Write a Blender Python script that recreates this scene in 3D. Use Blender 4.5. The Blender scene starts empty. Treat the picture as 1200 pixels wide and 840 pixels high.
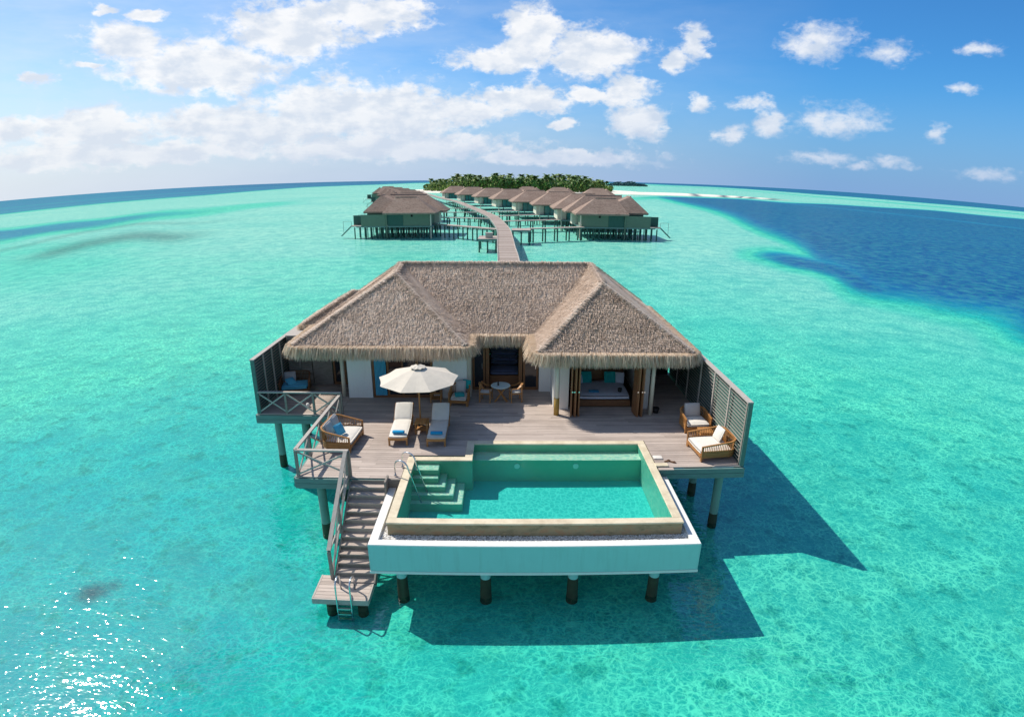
import bpy, math, random
import numpy as np
from mathutils import Vector, Matrix
random.seed(7); RNG = np.random.default_rng(7)
R = math.radians
scene = bpy.context.scene
COL = scene.collection

# ------------------------------------------------------------------ camera
cd = bpy.data.cameras.new("camera"); cam = bpy.data.objects.new("camera", cd); COL.objects.link(cam)
scene.camera = cam
yaw, pitch, roll = R(-0.504), R(17.903), R(0.36)
right = Vector((math.cos(yaw), math.sin(yaw), 0)); f0 = Vector((-math.sin(yaw), math.cos(yaw), 0))
fwd = f0 * math.cos(pitch) + Vector((0, 0, -math.sin(pitch)))
up = f0 * math.sin(pitch) + Vector((0, 0, math.cos(pitch)))
cx = right * math.cos(roll) + up * math.sin(roll); cy = up * math.cos(roll) - right * math.sin(roll)
m = Matrix((cx, cy, -fwd)).transposed().to_4x4(); m.translation = (0, 0, 9.0)
cam.matrix_world = m
cd.type = 'PANO'; cd.sensor_width = 36.0; cd.clip_start = 0.1; cd.clip_end = 40000
def setcam(**k):
    for n, v in k.items():
        for t in (cd, getattr(cd, 'cycles', None)):
            try: setattr(t, n, v); break
            except Exception: pass
scene.render.engine = 'CYCLES'
setcam(panorama_type='FISHEYE_LENS_POLYNOMIAL', fisheye_fov=R(170), fisheye_polynomial_k0=0.0,
       fisheye_polynomial_k1=-0.05130120581, fisheye_polynomial_k2=1.339856384e-4,
       fisheye_polynomial_k3=1.67934357e-5, fisheye_polynomial_k4=-2.85289e-7)

# ------------------------------------------------------------------ light
L = (0.77, -0.525)                      # horizontal drift of a shadow per metre of height
sd = Vector((-L[0], -L[1], 1)).normalized()
SUN_EL = math.asin(sd.z); SUN_AZ = math.atan2(sd.x, sd.y)
sl = bpy.data.lights.new("sun", 'SUN'); sl.energy = 5.0; sl.angle = R(0.53); sl.color = (1, .93, .82)
so = bpy.data.objects.new("sun", sl); COL.objects.link(so)
so.rotation_euler = sd.to_track_quat('Z', 'Y').to_euler()
vs = scene.view_settings
vs.view_transform = 'Standard'; vs.look = 'None'; vs.exposure = 0.08; vs.gamma = 1; vs.use_curve_mapping = False
scene.cycles.max_bounces = 10; scene.cycles.transparent_max_bounces = 12
scene.cycles.diffuse_bounces = 3; scene.cycles.glossy_bounces = 3
scene.cycles.sample_clamp_indirect = 4.0
scene.cycles.use_denoising = True
try: scene.cycles.denoiser = 'OPENIMAGEDENOISE'
except Exception: pass

# ------------------------------------------------------------------ node helper
class NT:
    def __init__(s, tree): s.t = tree; s.n = tree.nodes; s.l = tree.links
    def put(s, sock, v):
        if hasattr(v, 'is_output'): s.l.new(v, sock)
        elif v is not None:
            if isinstance(v, (tuple, list)) and len(v) == 3 and len(getattr(sock, 'default_value', (0, 0, 0))) == 4: v = (*v, 1)
            sock.default_value = v
    def math(s, op, a, b=None, c=None, clamp=False):
        n = s.n.new('ShaderNodeMath'); n.operation = op; n.use_clamp = clamp
        for i, v in enumerate((a, b, c)):
            if v is not None: s.put(n.inputs[i], v)
        return n.outputs[0]
    def vmath(s, op, a, b=None, out=0):
        n = s.n.new('ShaderNodeVectorMath'); n.operation = op
        s.put(n.inputs[0], a)
        if b is not None: s.put(n.inputs[1], b)
        return n.outputs[out]
    def mix(s, f, a, b, mode='MIX'):
        n = s.n.new('ShaderNodeMix'); n.data_type = 'RGBA'; n.blend_type = mode; n.clamp_factor = True
        s.put(n.inputs[0], f); s.put(n.inputs[6], a); s.put(n.inputs[7], b); return n.outputs[2]
    def noise(s, vec, scale, detail=3, rough=.55, dist=0, out=0):
        n = s.n.new('ShaderNodeTexNoise'); n.inputs['Scale'].default_value = scale; n.inputs['Detail'].default_value = detail
        n.inputs['Roughness'].default_value = rough; n.inputs['Distortion'].default_value = dist
        if vec is not None: s.l.new(vec, n.inputs['Vector'])
        return n.outputs[out]
    def voro(s, vec, scale, feature='F1', out='Distance', rand=1.0):
        n = s.n.new('ShaderNodeTexVoronoi'); n.feature = feature; n.inputs['Scale'].default_value = scale
        n.inputs['Randomness'].default_value = rand
        if vec is not None: s.l.new(vec, n.inputs['Vector'])
        return n.outputs[out]
    def ramp(s, f, stops, interp='LINEAR'):
        n = s.n.new('ShaderNodeValToRGB'); r = n.color_ramp; r.interpolation = interp
        while len(r.elements) < len(stops): r.elements.new(0.5)
        for e, (p, c) in zip(r.elements, stops):
            e.position = p; e.color = (*c, 1) if len(c) == 3 else c
        s.put(n.inputs[0], f); return n.outputs[0]
    def mapr(s, v, a, b, c=0, d=1, smooth=False):
        n = s.n.new('ShaderNodeMapRange'); n.interpolation_type = 'SMOOTHSTEP' if smooth else 'LINEAR'
        s.put(n.inputs[0], v)
        for i, x in enumerate((a, b, c, d)): s.put(n.inputs[i + 1], x)
        return n.outputs[0]
    def geo(s, name): return s.n.new('ShaderNodeNewGeometry').outputs[name]
    def coord(s, name='Object'): return s.n.new('ShaderNodeTexCoord').outputs[name]
    def attr(s, name, out='Fac'):
        n = s.n.new('ShaderNodeAttribute'); n.attribute_name = name; return n.outputs[out]
    def scale(s, vec, sc):
        return s.vmath('MULTIPLY', vec, sc)
    def bump(s, h, strength=.3, dist=.02, normal=None):
        n = s.n.new('ShaderNodeBump'); n.inputs['Strength'].default_value = strength; n.inputs['Distance'].default_value = dist
        s.l.new(h, n.inputs['Height'])
        if normal is not None: s.l.new(normal, n.inputs['Normal'])
        return n.outputs[0]

# ------------------------------------------------------------------ sky and clouds
w = bpy.data.worlds.new("World"); scene.world = w; w.use_nodes = True
nt = NT(w.node_tree); nt.n.clear()
sky = nt.n.new('ShaderNodeTexSky'); sky.sky_type = 'NISHITA'; sky.sun_disc = False
sky.sun_elevation = SUN_EL; sky.sun_rotation = SUN_AZ; sky.altitude = 0; sky.air_density = 1.0; sky.dust_density = 0.6; sky.ozone_density = 2.5
d = nt.coord('Generated')
sep = nt.n.new('ShaderNodeSeparateXYZ'); nt.l.new(d, sep.inputs[0])
az = nt.math('MULTIPLY', nt.math('ARCTAN2', sep.outputs[0], sep.outputs[1]), 57.2958)
el = nt.math('MULTIPLY', nt.math('ARCSINE', sep.outputs[2]), 57.2958)
cmb = nt.n.new('ShaderNodeCombineXYZ'); nt.l.new(az, cmb.inputs[0]); nt.l.new(el, cmb.inputs[1])
ae = cmb.outputs[0]
CL = [(-33.9,12.1,3.8,1.5),(-28.1,10.2,7.5,2.4),(-19.8,13.5,6.1,2.4),(-12.4,15.1,5.1,1.8),(2.3,13.1,3.0,3.0),(7.6,11.8,5.4,2.2),(-0.9,11.2,4.9,1.2),(1.2,7.5,4.9,1.4),(11.3,8.4,2.4,1.5),(12.7,5.5,2.8,1.9),(17.4,12.7,1.4,1.6),(15.6,11.2,1.0,1.1),(28.3,12.6,3.1,1.5),(34.3,12.0,2.0,0.9),(41.1,12.0,1.6,0.5),(40.3,8.9,1.1,0.5),(30.3,6.0,3.3,1.5),(23.1,7.5,2.0,0.7),(18.1,7.4,1.1,0.8),(24.4,5.7,1.3,1.3),(21.4,4.7,1.7,0.8),(38.6,5.3,0.8,0.8),(35.1,2.9,1.7,0.6),(32.8,2.3,1.4,0.4),(43.4,2.3,2.9,0.6),(-41.4,9.2,1.8,0.6),(-36.9,10.3,0.9,0.5),(-37.2,5.3,5.3,1.7),(-43.4,5.3,3.1,1.0),(-28.4,6.2,2.2,1.1),(-32.4,14.4,2.1,0.5),(-35.8,14.8,1.4,0.5),(-17.5,6.5,6.7,2.9),(-23.7,5.0,9.0,1.8),(-10.3,6.1,5.7,3.0),(-4.2,6.5,3.7,1.4),(5.7,5.4,1.8,0.6),(7.7,8.0,2.0,0.8),(-34.7,3.1,13.8,1.1),(-12.0,3.2,13.7,1.4),(4.6,2.2,9.9,0.8),(29.1,2.9,2.9,0.6)]
warp = nt.noise(nt.scale(ae, (.5, .9, 1)), 1.0, 4, .6, 0, 1)
aew = nt.vmath('ADD', ae, nt.scale(nt.vmath('SUBTRACT', warp, (.5, .5, .5)), (3.2, 1.6, 0)))
best = None
for (a, e, ra, re) in CL:
    q = nt.scale(nt.vmath('SUBTRACT', aew, (a, e, 0)), (1 / (ra * 1.35), 1 / (re * 1.35), 1))
    ln = nt.vmath('LENGTH', q, None, 1)
    v = nt.math('SUBTRACT', 1.0, ln)
    if re < .7: v = nt.math('SUBTRACT', v, .12)
    best = v if best is None else nt.math('MAXIMUM', best, v)
fb = nt.math('ADD', nt.math('MULTIPLY', nt.noise(nt.scale(ae, (.34, .62, 1)), 1.0, 4, .5), .55), nt.math('MULTIPLY', nt.noise(nt.scale(ae, (1.0, 1.5, 1)), 1.0, 8, .62, .35), .45))
sh1 = nt.noise(nt.scale(ae, (.30, .55, 1)), 1.0, 5, .55); sh2 = nt.noise(nt.scale(nt.vmath('ADD', ae, (.9, -.9, 0)), (.30, .55, 1)), 1.0, 5, .55)
dens0 = nt.math('ADD', nt.math('MULTIPLY_ADD', best, nt.mapr(az, 8, 30, 1.9, 1.15), -.12), nt.math('MULTIPLY', nt.math('SUBTRACT', fb, .5), 3.4))
dens = nt.mapr(dens0, nt.mapr(az, 5, 30, .0, -.15), nt.mapr(az, 5, 30, .85, 1.15), 0, 1, True)
shade = nt.math('MULTIPLY', nt.mapr(nt.math('SUBTRACT', sh1, sh2), -.13, .10, 0, 1), nt.mapr(dens0, 1.9, .5, .55, 1))
ccol = nt.mix(shade, (.68, .74, .83), (.98, .97, .96))
# thin haze: pale and thick towards the sun side and low down
left = nt.mapr(az, -50, 30, 1, 0)
low = nt.mapr(el, -1, 11, 1, 0)
haze = nt.math('MULTIPLY', nt.math('POWER', low, 1.5), nt.math('MULTIPLY_ADD', left, .25, .75), clamp=True)
hc = nt.mix(left, (.19, .36, .68), (.66, .73, .83))
wisp = nt.noise(nt.scale(ae, (.08, .3, 1)), 1.0, 5, .6)
skyc = nt.vmath('SCALE', sky.outputs[0]); nt.n[-1].inputs['Scale'].default_value = .10
skyc = nt.mix(1.0, skyc, nt.mix(nt.mapr(az, 55, 100), nt.mix(left, (.34, .90, 1.38), (.98, 1.10, 1.20)), (.95, 1.0, 1.0)), 'MULTIPLY')
hs = nt.n.new('ShaderNodeHueSaturation'); hs.inputs['Saturation'].default_value = 1.0; nt.l.new(skyc, hs.inputs['Color'])
c1 = nt.mix(haze, hs.outputs[0], hc)
c1 = nt.mix(nt.math('MULTIPLY', nt.mapr(wisp, .38, .75, 0, .6), left), c1, (.75, .82, .9))
thin = nt.math('MULTIPLY', dens, nt.mapr(az, 8, 40, .93, .78))
c2 = nt.mix(thin, c1, ccol)
c2 = nt.mix(nt.math('MULTIPLY', nt.math('POWER', nt.mapr(el, -.5, 9, 1, 0), 1.3), .72), c2, nt.mix(left, (.24, .40, .70), (.72, .78, .85)))
bg = nt.n.new('ShaderNodeBackground'); nt.l.new(c2, bg.inputs[0]); bg.inputs[1].default_value = 1.0
wo = nt.n.new('ShaderNodeOutputWorld'); nt.l.new(bg.outputs[0], wo.inputs[0])
w.cycles.sampling_method = 'MANUAL'; w.cycles.sample_map_resolution = 512

# ------------------------------------------------------------------ materials
MATS = {}
def mat(name, build):
    if name in MATS: return MATS[name]
    m = bpy.data.materials.new(name); m.use_nodes = True; t = NT(m.node_tree); t.n.clear()
    out = t.n.new('ShaderNodeOutputMaterial'); sh = build(t); t.l.new(sh, out.inputs[0]); MATS[name] = m; return m
def pbsdf(t, col, rough=.7, spec=.3, metal=0, normal=None, sheen=0):
    b = t.n.new('ShaderNodeBsdfPrincipled'); t.put(b.inputs['Base Color'], col); t.put(b.inputs['Roughness'], rough)
    b.inputs['Specular IOR Level'].default_value = spec; b.inputs['Metallic'].default_value = metal
    if sheen: b.inputs['Sheen Weight'].default_value = sheen
    if normal is not None: t.l.new(normal, b.inputs['Normal'])
    return b.outputs[0]
def wood(name, a, b, along=(1, 12, 12), sc=1.6, rough=.7, rnd=.5, spec=.25, stain=None):
    def f(t):
        c = t.coord(); r = t.geo('Random Per Island')
        sc_ = t.vmath('SCALE', (13.1, 7.7, 3.3)); t.l.new(r, t.n[-1].inputs['Scale']); v = t.vmath('ADD', t.scale(c, along), sc_)
        n = t.noise(v, sc, 5, .65, .3)
        fac = t.math('ADD', t.math('MULTIPLY', n, 1 - rnd * .6), t.math('MULTIPLY', t.math('SUBTRACT', r, .3), rnd))
        col = t.ramp(fac, [(.2, a), (.8, b)])
        if stain: col = t.mix(t.mapr(t.noise(c, .55, 4), .5, .75, 0, .55), col, stain)
        return pbsdf(t, col, rough, spec, 0, t.bump(n, .35, .006))
    return mat(name, f)
def plain(name, col, rough=.7, spec=.3, metal=0, var=.12, sc=3, bump=.15):
    def f(t):
        c = t.coord(); n = t.noise(c, sc, 5, .6)
        cc = t.mix(n, tuple(x * (1 - var) for x in col), tuple(min(1, x * (1 + var)) for x in col))
        return pbsdf(t, cc, rough, spec, metal, t.bump(t.noise(c, sc * 12, 3), bump, .004))
    return mat(name, f)
def fabric(name, col, sc=240):
    def f(t):
        c = t.coord(); n = t.noise(c, sc, 2, .5); m_ = t.noise(c, 5, 4, .6)
        cc = t.mix(m_, tuple(x * .86 for x in col), tuple(min(1, x * 1.05) for x in col))
        return pbsdf(t, cc, .95, .1, 0, t.bump(t.math('ADD', t.math('MULTIPLY', n, .3), m_), .5, .02), .15)
    return mat(name, f)
DECK = wood('weathered_deck_wood', (.33, .27, .235), (.60, .51, .45), (1, 14, 14), 1.5, .75, .32, stain=(.22, .18, .16))
GREY = wood('weathered_grey_wood', (.17, .15, .13), (.36, .325, .29), (3, 3, 8), 2, .8, .5)
GREYL = wood('pale_rail_wood', (.33, .30, .27), (.52, .48, .44), (3, 3, 3), 3, .75, .3)
FASC = wood('bounce_tinted_fascia_wood', (.11, .19, .18), (.20, .31, .29), (1, 6, 12), 1.5, .75, .3)  # grey wood with teal light from the water put into its colour
TEAK = wood('teak', (.28, .12, .035), (.52, .26, .09), (4, 4, 4), 3, .5, .4, .4)
DTEAK = wood('dark_teak', (.13, .055, .022), (.26, .12, .05), (3, 3, 10), 2, .5, .4, .4)
PILE = plain('bounce_tinted_pile', (.20, .33, .29), .8, .2, 0, .25, 2)  # teal bounce off the lagoon is mixed into the pile colour
OUTER = wood('bounce_tinted_grey_boards', (.07, .15, .13), (.14, .25, .22), (3, 3, 8), 2, .8, .3)  # grey boards, tinted green for the water light on their shaded side
WET = plain('wet_algae_pile', (.045, .05, .028), .55, .4, 0, .5, 5)
def white_f(t):
    c = t.coord(); n = t.noise(c, 1.1, 5, .6); st = t.noise(t.scale(c, (7, 7, .7)), 1.0, 5, .65)
    col = t.mix(n, (.74, .74, .72), (.80, .80, .78)); col = t.mix(t.mapr(st, .52, .78, 0, .35), col, (.52, .54, .48))
    return pbsdf(t, col, .75, .25, 0, t.bump(t.noise(c, 40, 3), .12, .003))
WHITE = mat('white_render', white_f)
CREAM = plain('cream_wall', (.62, .58, .48), .85, .2, 0, .06, 1.2)
STEEL = plain('stainless_steel', (.72, .73, .74), .18, .5, 1.0, .05, 5, .02)
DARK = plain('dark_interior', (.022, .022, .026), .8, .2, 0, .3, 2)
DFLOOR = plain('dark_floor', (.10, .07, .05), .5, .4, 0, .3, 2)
CUSH = fabric('cream_cushion', (.74, .70, .64)); CUSHG = fabric('grey_cushion', (.50, .48, .48))
CANV = fabric('umbrella_canvas', (.68, .62, .53), 120)
BLUE = fabric('blue_towel', (.02, .33, .62)); TEAL = fabric('teal_cushion', (.02, .36, .36)); LBLUE = fabric('pale_blue_cushion', (.10, .48, .70))
NAVY = fabric('blue_grey_upholstery', (.10, .13, .24)); SHEET = fabric('white_bed_linen', (.60, .62, .72))
def stone_f(t):
    c = t.coord(); n = t.noise(c, 2.2, 6, .65); v = t.noise(c, 30, 3, .6)
    col = t.ramp(n, [(.3, (.56, .47, .33)), (.55, (.74, .65, .48)), (.75, (.80, .72, .56))])
    return pbsdf(t, t.mix(t.math('MULTIPLY', v, .25), col, (.34, .28, .18)), .6, .3, 0, t.bump(v, .2, .003))
STONE = mat('sandstone_coping', stone_f)
def stained_f(t):
    c = t.coord(); n = t.noise(t.scale(c, (1.2, 1.2, 3)), 2.0, 6, .7)
    col = t.ramp(n, [(.3, (.17, .15, .085)), (.5, (.31, .27, .165)), (.62, (.34, .22, .12)), (.8, (.40, .37, .26))])
    return pbsdf(t, col, .7, .3, 0, t.bump(n, .2, .005))
STAIN = mat('stained_pool_wall', stained_f)
def tile_f(t):
    c = t.coord()
    v = t.voro(c, 22, 'F1', 'Color'); n = t.noise(c, 1.2, 4)
    col = t.mix(t.math('MULTIPLY', n, .5), (.70, .78, .62), (.80, .84, .68))
    return pbsdf(t, t.mix(.10, col, v, 'MULTIPLY'), .4, .4)
TILE = mat('sunlit_pool_mosaic', tile_f)  # paler mosaic for treads and bench top, sunlight put into the colour
def tiledeep_f(t):
    c = t.coord(); n = t.noise(c, 2, 4)
    return pbsdf(t, t.mix(n, (.045, .58, .53), (.08, .68, .61)), .4, .4)
TILED = mat('pool_floor_mosaic', tiledeep_f)
def thatch_f(t):
    r = t.geo('Random Per Island'); c = t.coord(); n = t.noise(c, .9, 4, .6); n2 = t.noise(c, 14, 3, .6)
    f = t.math('ADD', t.math('MULTIPLY', r, .62), t.math('MULTIPLY', n, .45))
    f = t.math('ADD', f, t.mapr(t.noise(t.scale(c, (.35, .35, 2.2)), 1.0, 4, .6), .3, .7, -.10, .10))
    col = t.ramp(f, [(.04, (.17, .12, .09)), (.28, (.50, .385, .30)), (.55, (.73, .58, .47)), (.98, (.90, .78, .67))])
    c2_ = t.mix(t.math('MULTIPLY', n2, .3), col, (.12, .08, .06))
    tl = t.n.new('ShaderNodeBsdfTranslucent'); t.l.new(c2_, tl.inputs[0]); mx = t.n.new('ShaderNodeMixShader'); mx.inputs[0].default_value = .18
    t.l.new(pbsdf(t, c2_, .9, .1), mx.inputs[1]); t.l.new(tl.outputs[0], mx.inputs[2]); return mx.outputs[0]
THATCH = mat('palm_thatch', thatch_f)
def fringe_f(t):
    r = t.geo('Random Per Island'); n = t.noise(t.coord(), 1.5, 3)
    col = t.ramp(t.math('ADD', t.math('MULTIPLY', r, .75), t.math('MULTIPLY', n, .25)), [(.05, (.22, .15, .10)), (.25, (.70, .56, .42)), (.95, (.97, .86, .71))])
    tl = t.n.new('ShaderNodeBsdfTranslucent'); t.l.new(col, tl.inputs[0]); mx = t.n.new('ShaderNodeMixShader'); mx.inputs[0].default_value = .5
    t.l.new(pbsdf(t, col, .9, .1), mx.inputs[1]); t.l.new(tl.outputs[0], mx.inputs[2]); return mx.outputs[0]
FRINGE = mat('thatch_fringe', fringe_f)
def farthatch_f(t):
    c = t.coord(); n = t.noise(t.scale(c, (1, 1, 2.5)), 2.2, 6, .75); n2 = t.noise(c, .35, 3)
    col = t.ramp(t.math('ADD', t.math('MULTIPLY', n, .75), t.math('MULTIPLY', n2, .3)), [(.3, (.16, .11, .085)), (.52, (.30, .22, .18)), (.75, (.44, .345, .285))])
    return pbsdf(t, col, .95, .05, 0, t.bump(n, .9, .12))
FARTHATCH = mat('distant_thatch', farthatch_f)
def teal_f(t):
    c = t.coord(); wv = t.noise(t.scale(c, (6, 6, .6)), 1.5, 3)
    return pbsdf(t, t.mix(wv, (.03, .085, .075), (.07, .16, .13)), .7, .2)
GREENWALL = mat('green_stained_boards', teal_f)
def tilew_f(t):
    c = t.coord(); return pbsdf(t, t.mix(t.noise(c, 1.5, 5, .6), (.15, .43, .33), (.24, .54, .41)), .4, .4)
TILEW = mat('shaded_green_pool_mosaic', tilew_f)  # green mosaic darkened for the shade on upright pool faces
def glass_f(t):
    b = t.n.new('ShaderNodeBsdfPrincipled'); b.inputs['Base Color'].default_value = (.015, .02, .028, 1); b.inputs['Roughness'].default_value = .06
    b.inputs['Specular IOR Level'].default_value = .6
    t.l.new(t.bump(t.noise(t.coord(), 1.3, 2), .15, .02), b.inputs['Normal'])
    return b.outputs[0]
GLASS = mat('dark_glass', glass_f)
def tglass_f(t):
    b = pbsdf(t, t.mix(t.noise(t.scale(t.coord(), (9, 9, .5)), 2, 3), (.015, .12, .12), (.08, .34, .32)), .15, .6); return b
TGLASS = mat('curtained_teal_glass', tglass_f)
def gravel_f(t):
    r = t.geo('Random Per Island'); return pbsdf(t, t.ramp(r, [(0, (.35, .33, .30)), (.35, (.72, .70, .66)), (1, (.90, .89, .86))]), .7, .3)
GRAVEL = mat('white_pebbles', gravel_f)
PIMG = plain('marble_top', (.55, .66, .62), .3, .5, 0, .2, 4)
BAMB = plain('golden_bamboo', (.36, .22, .045), .5, .4, 0, .25, 5)
BLACK = plain('black_rubber', (.015, .015, .015), .6, .3)

# ------------------------------------------------------------------ mesh builder
class MB:
    def __init__(s): s.v = []; s.f = []
    def add(s, vs, fs):
        k = len(s.v); s.v += [tuple(x) for x in vs]; s.f += [tuple(i + k for i in f) for f in fs]; return s
    def box(s, x0, x1, y0, y1, z0, z1):
        return s.add([(x0,y0,z0),(x1,y0,z0),(x1,y1,z0),(x0,y1,z0),(x0,y0,z1),(x1,y0,z1),(x1,y1,z1),(x0,y1,z1)],
              [(0,3,2,1),(4,5,6,7),(0,1,5,4),(1,2,6,5),(2,3,7,6),(3,0,4,7)])
    def bar(s, p, q, w_, h_, upv=(0, 0, 1)):
        p = Vector(p); q = Vector(q); d_ = (q - p).normalized(); u = Vector(upv)
        sx = d_.cross(u)
        if sx.length < 1e-4: sx = d_.cross(Vector((0, 1, 0)))
        sx.normalize(); u = sx.cross(d_).normalized(); vs = []
        for o in (p, q):
            for a, b in ((-1,-1),(1,-1),(1,1),(-1,1)): vs.append(o + sx * a * w_ / 2 + u * b * h_ / 2)
        return s.add(vs, [(3,2,1,0),(4,5,6,7),(0,1,5,4),(1,2,6,5),(2,3,7,6),(3,0,4,7)])
    def cyl(s, p, q, r0, r1=None, n=12, cap=True):
        r1 = r0 if r1 is None else r1; p = Vector(p); q = Vector(q); d_ = (q - p).normalized()
        a = d_.orthogonal().normalized(); b = d_.cross(a); vs = []
        for o, r in ((p, r0), (q, r1)):
            for i in range(n):
                t = 2 * math.pi * i / n; vs.append(o + (a * math.cos(t) + b * math.sin(t)) * r)
        fs = [(i, (i + 1) % n, n + (i + 1) % n, n + i) for i in range(n)]
        if cap: fs += [tuple(range(n - 1, -1, -1)), tuple(range(n, 2 * n))]
        return s.add(vs, fs)
    def tube(s, pts, r, n=8, rs=None):
        pts = [Vector(p) for p in pts]; vs = []; a = None
        for i, p in enumerate(pts):
            d_ = (pts[min(i + 1, len(pts) - 1)] - pts[max(i - 1, 0)]).normalized()
            a = (d_.orthogonal() if a is None else (a - d_ * a.dot(d_))).normalized(); b = d_.cross(a)
            rr = rs[i] if rs else r
            vs += [p + (a * math.cos(2 * math.pi * k / n) + b * math.sin(2 * math.pi * k / n)) * rr for k in range(n)]
        fs = [(i * n + k, i * n + (k + 1) % n, (i + 1) * n + (k + 1) % n, (i + 1) * n + k) for i in range(len(pts) - 1) for k in range(n)]
        fs += [tuple(range(n - 1, -1, -1)), tuple(range((len(pts) - 1) * n, len(pts) * n))]
        return s.add(vs, fs)
    def lathe(s, prof, n=24, c=(0, 0, 0)):
        vs = [(c[0] + r * math.cos(2 * math.pi * k / n), c[1] + r * math.sin(2 * math.pi * k / n), c[2] + z) for r, z in prof for k in range(n)]
        fs = [(i * n + k, i * n + (k + 1) % n, (i + 1) * n + (k + 1) % n, (i + 1) * n + k) for i in range(len(prof) - 1) for k in range(n)]
        return s.add(vs, fs)
    def pad(s, x0, x1, y0, y1, z0, z1, puff=.03, n=8, M=None):
        """a soft cushion: rounded, puffed box"""
        vs = []; fs = []
        cx_, cy_, cz_ = (x0 + x1) / 2, (y0 + y1) / 2, (z0 + z1) / 2; hx, hy, hz = (x1 - x0) / 2, (y1 - y0) / 2, (z1 - z0) / 2
        for side in (1, -1):
            k = len(vs)
            for i in range(n + 1):
                for j in range(n + 1):
                    u = math.sin((i / n * 2 - 1) * math.pi / 2); v = math.sin((j / n * 2 - 1) * math.pi / 2)
                    e = (1 - u ** 8) * (1 - v ** 8)
                    zz = (hz * (.45 + .55 * e ** .5) + puff * (1 - u * u) * (1 - v * v)) * side
                    k2 = 1 - .035 * (u * u * v * v)
                    vs.append(Vector((cx_ + hx * u * k2, cy_ + hy * v * k2, cz_ + zz)))
            for i in range(n):
                for j in range(n):
                    a = k + i * (n + 1) + j; q = (a, a + n + 1, a + n + 2, a + 1)
                    fs.append(q if side == 1 else q[::-1])
        N = (n + 1) ** 2
        ring = [i * (n + 1) for i in range(n + 1)] + [n * (n + 1) + j for j in range(1, n + 1)] + [i * (n + 1) + n for i in range(n - 1, -1, -1)] + [j for j in range(n - 1, 0, -1)]
        for a, b in zip(ring, ring[1:] + ring[:1]): fs.append((a, b, b + N, a + N))
        if M is not None: vs = [M @ v for v in vs]
        return s.add(vs, fs)
    def arr(s, V, F):
        """numpy quads"""
        k = len(s.v); s.v += [tuple(x) for x in V.tolist()]; s.f += [tuple(x) for x in (F + k).tolist()]; return s

def tag(o, label=None, cat=None, group=None, kind=None):
    for k, v in (('label', label), ('category', cat), ('group', group), ('kind', kind)):
        if v: o[k] = v
    return o
def obj(name, mb, material, parent=None, smooth=False, label=None):
    me = bpy.data.meshes.new(name)
    off = Vector(parent['_w']) if parent is not None and '_w' in parent else None
    vs = mb.v if off is None else (np.array(mb.v) - np.array(off)).tolist()
    org = None
    if parent is None:                                  # own origin at the base
        A = np.array(mb.v); org = ((A[:, 0].min() + A[:, 0].max()) / 2, (A[:, 1].min() + A[:, 1].max()) / 2, A[:, 2].min())
        vs = (A - np.array(org)).tolist()
    me.from_pydata(vs, [], mb.f); me.update()
    if smooth: me.polygons.foreach_set('use_smooth', [True] * len(me.polygons))
    me.materials.append(material)
    o = bpy.data.objects.new(name, me); COL.objects.link(o)
    if parent is not None:
        o.parent = parent
        if off is not None: o['_w'] = tuple(off)
    else: o.location = org
    if label: o['label'] = label
    return o
def thing(name, label, cat, loc=(0, 0, 0), rz=0, group=None, world=True):
    """Empty at the thing's base; world=True: its parts' meshes are given in world coordinates"""
    o = bpy.data.objects.new(name, None); COL.objects.link(o); o.location = loc; o.rotation_euler = (0, 0, rz)
    o.empty_display_size = .2
    tag(o, label, cat, group)
    if world: o['_w'] = tuple(loc)
    return o
def copy_tree(o, parent=None):
    c = o.copy(); COL.objects.link(c)
    if parent is not None: c.parent = parent
    for ch in list(o.children): copy_tree(ch, c)
    return c
def obj_split(name, mb, material, parent, **k):
    """every unconnected piece of the builder becomes a part of its own"""
    par = list(range(len(mb.v)))
    def find(i):
        while par[i] != i: par[i] = par[par[i]]; i = par[i]
        return i
    for f in mb.f:
        for j in f[1:]: par[find(j)] = find(f[0])
    groups = {}
    for f in mb.f: groups.setdefault(find(f[0]), []).append(f)
    out = []
    for fs in groups.values():
        idx = sorted({i for f in fs for i in f}); mp = {a: b for b, a in enumerate(idx)}; q = MB(); q.v = [mb.v[i] for i in idx]; q.f = [tuple(mp[i] for i in f) for f in fs]
        out.append(obj(name, q, material, parent, **k))
    return out
def soften(o, wdt=.008, seg=2):
    b = o.modifiers.new('bevel', 'BEVEL'); b.width = wdt; b.segments = seg; b.limit_method = 'ANGLE'; return o

ZW = -2.40; ZB = -2.60
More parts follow.
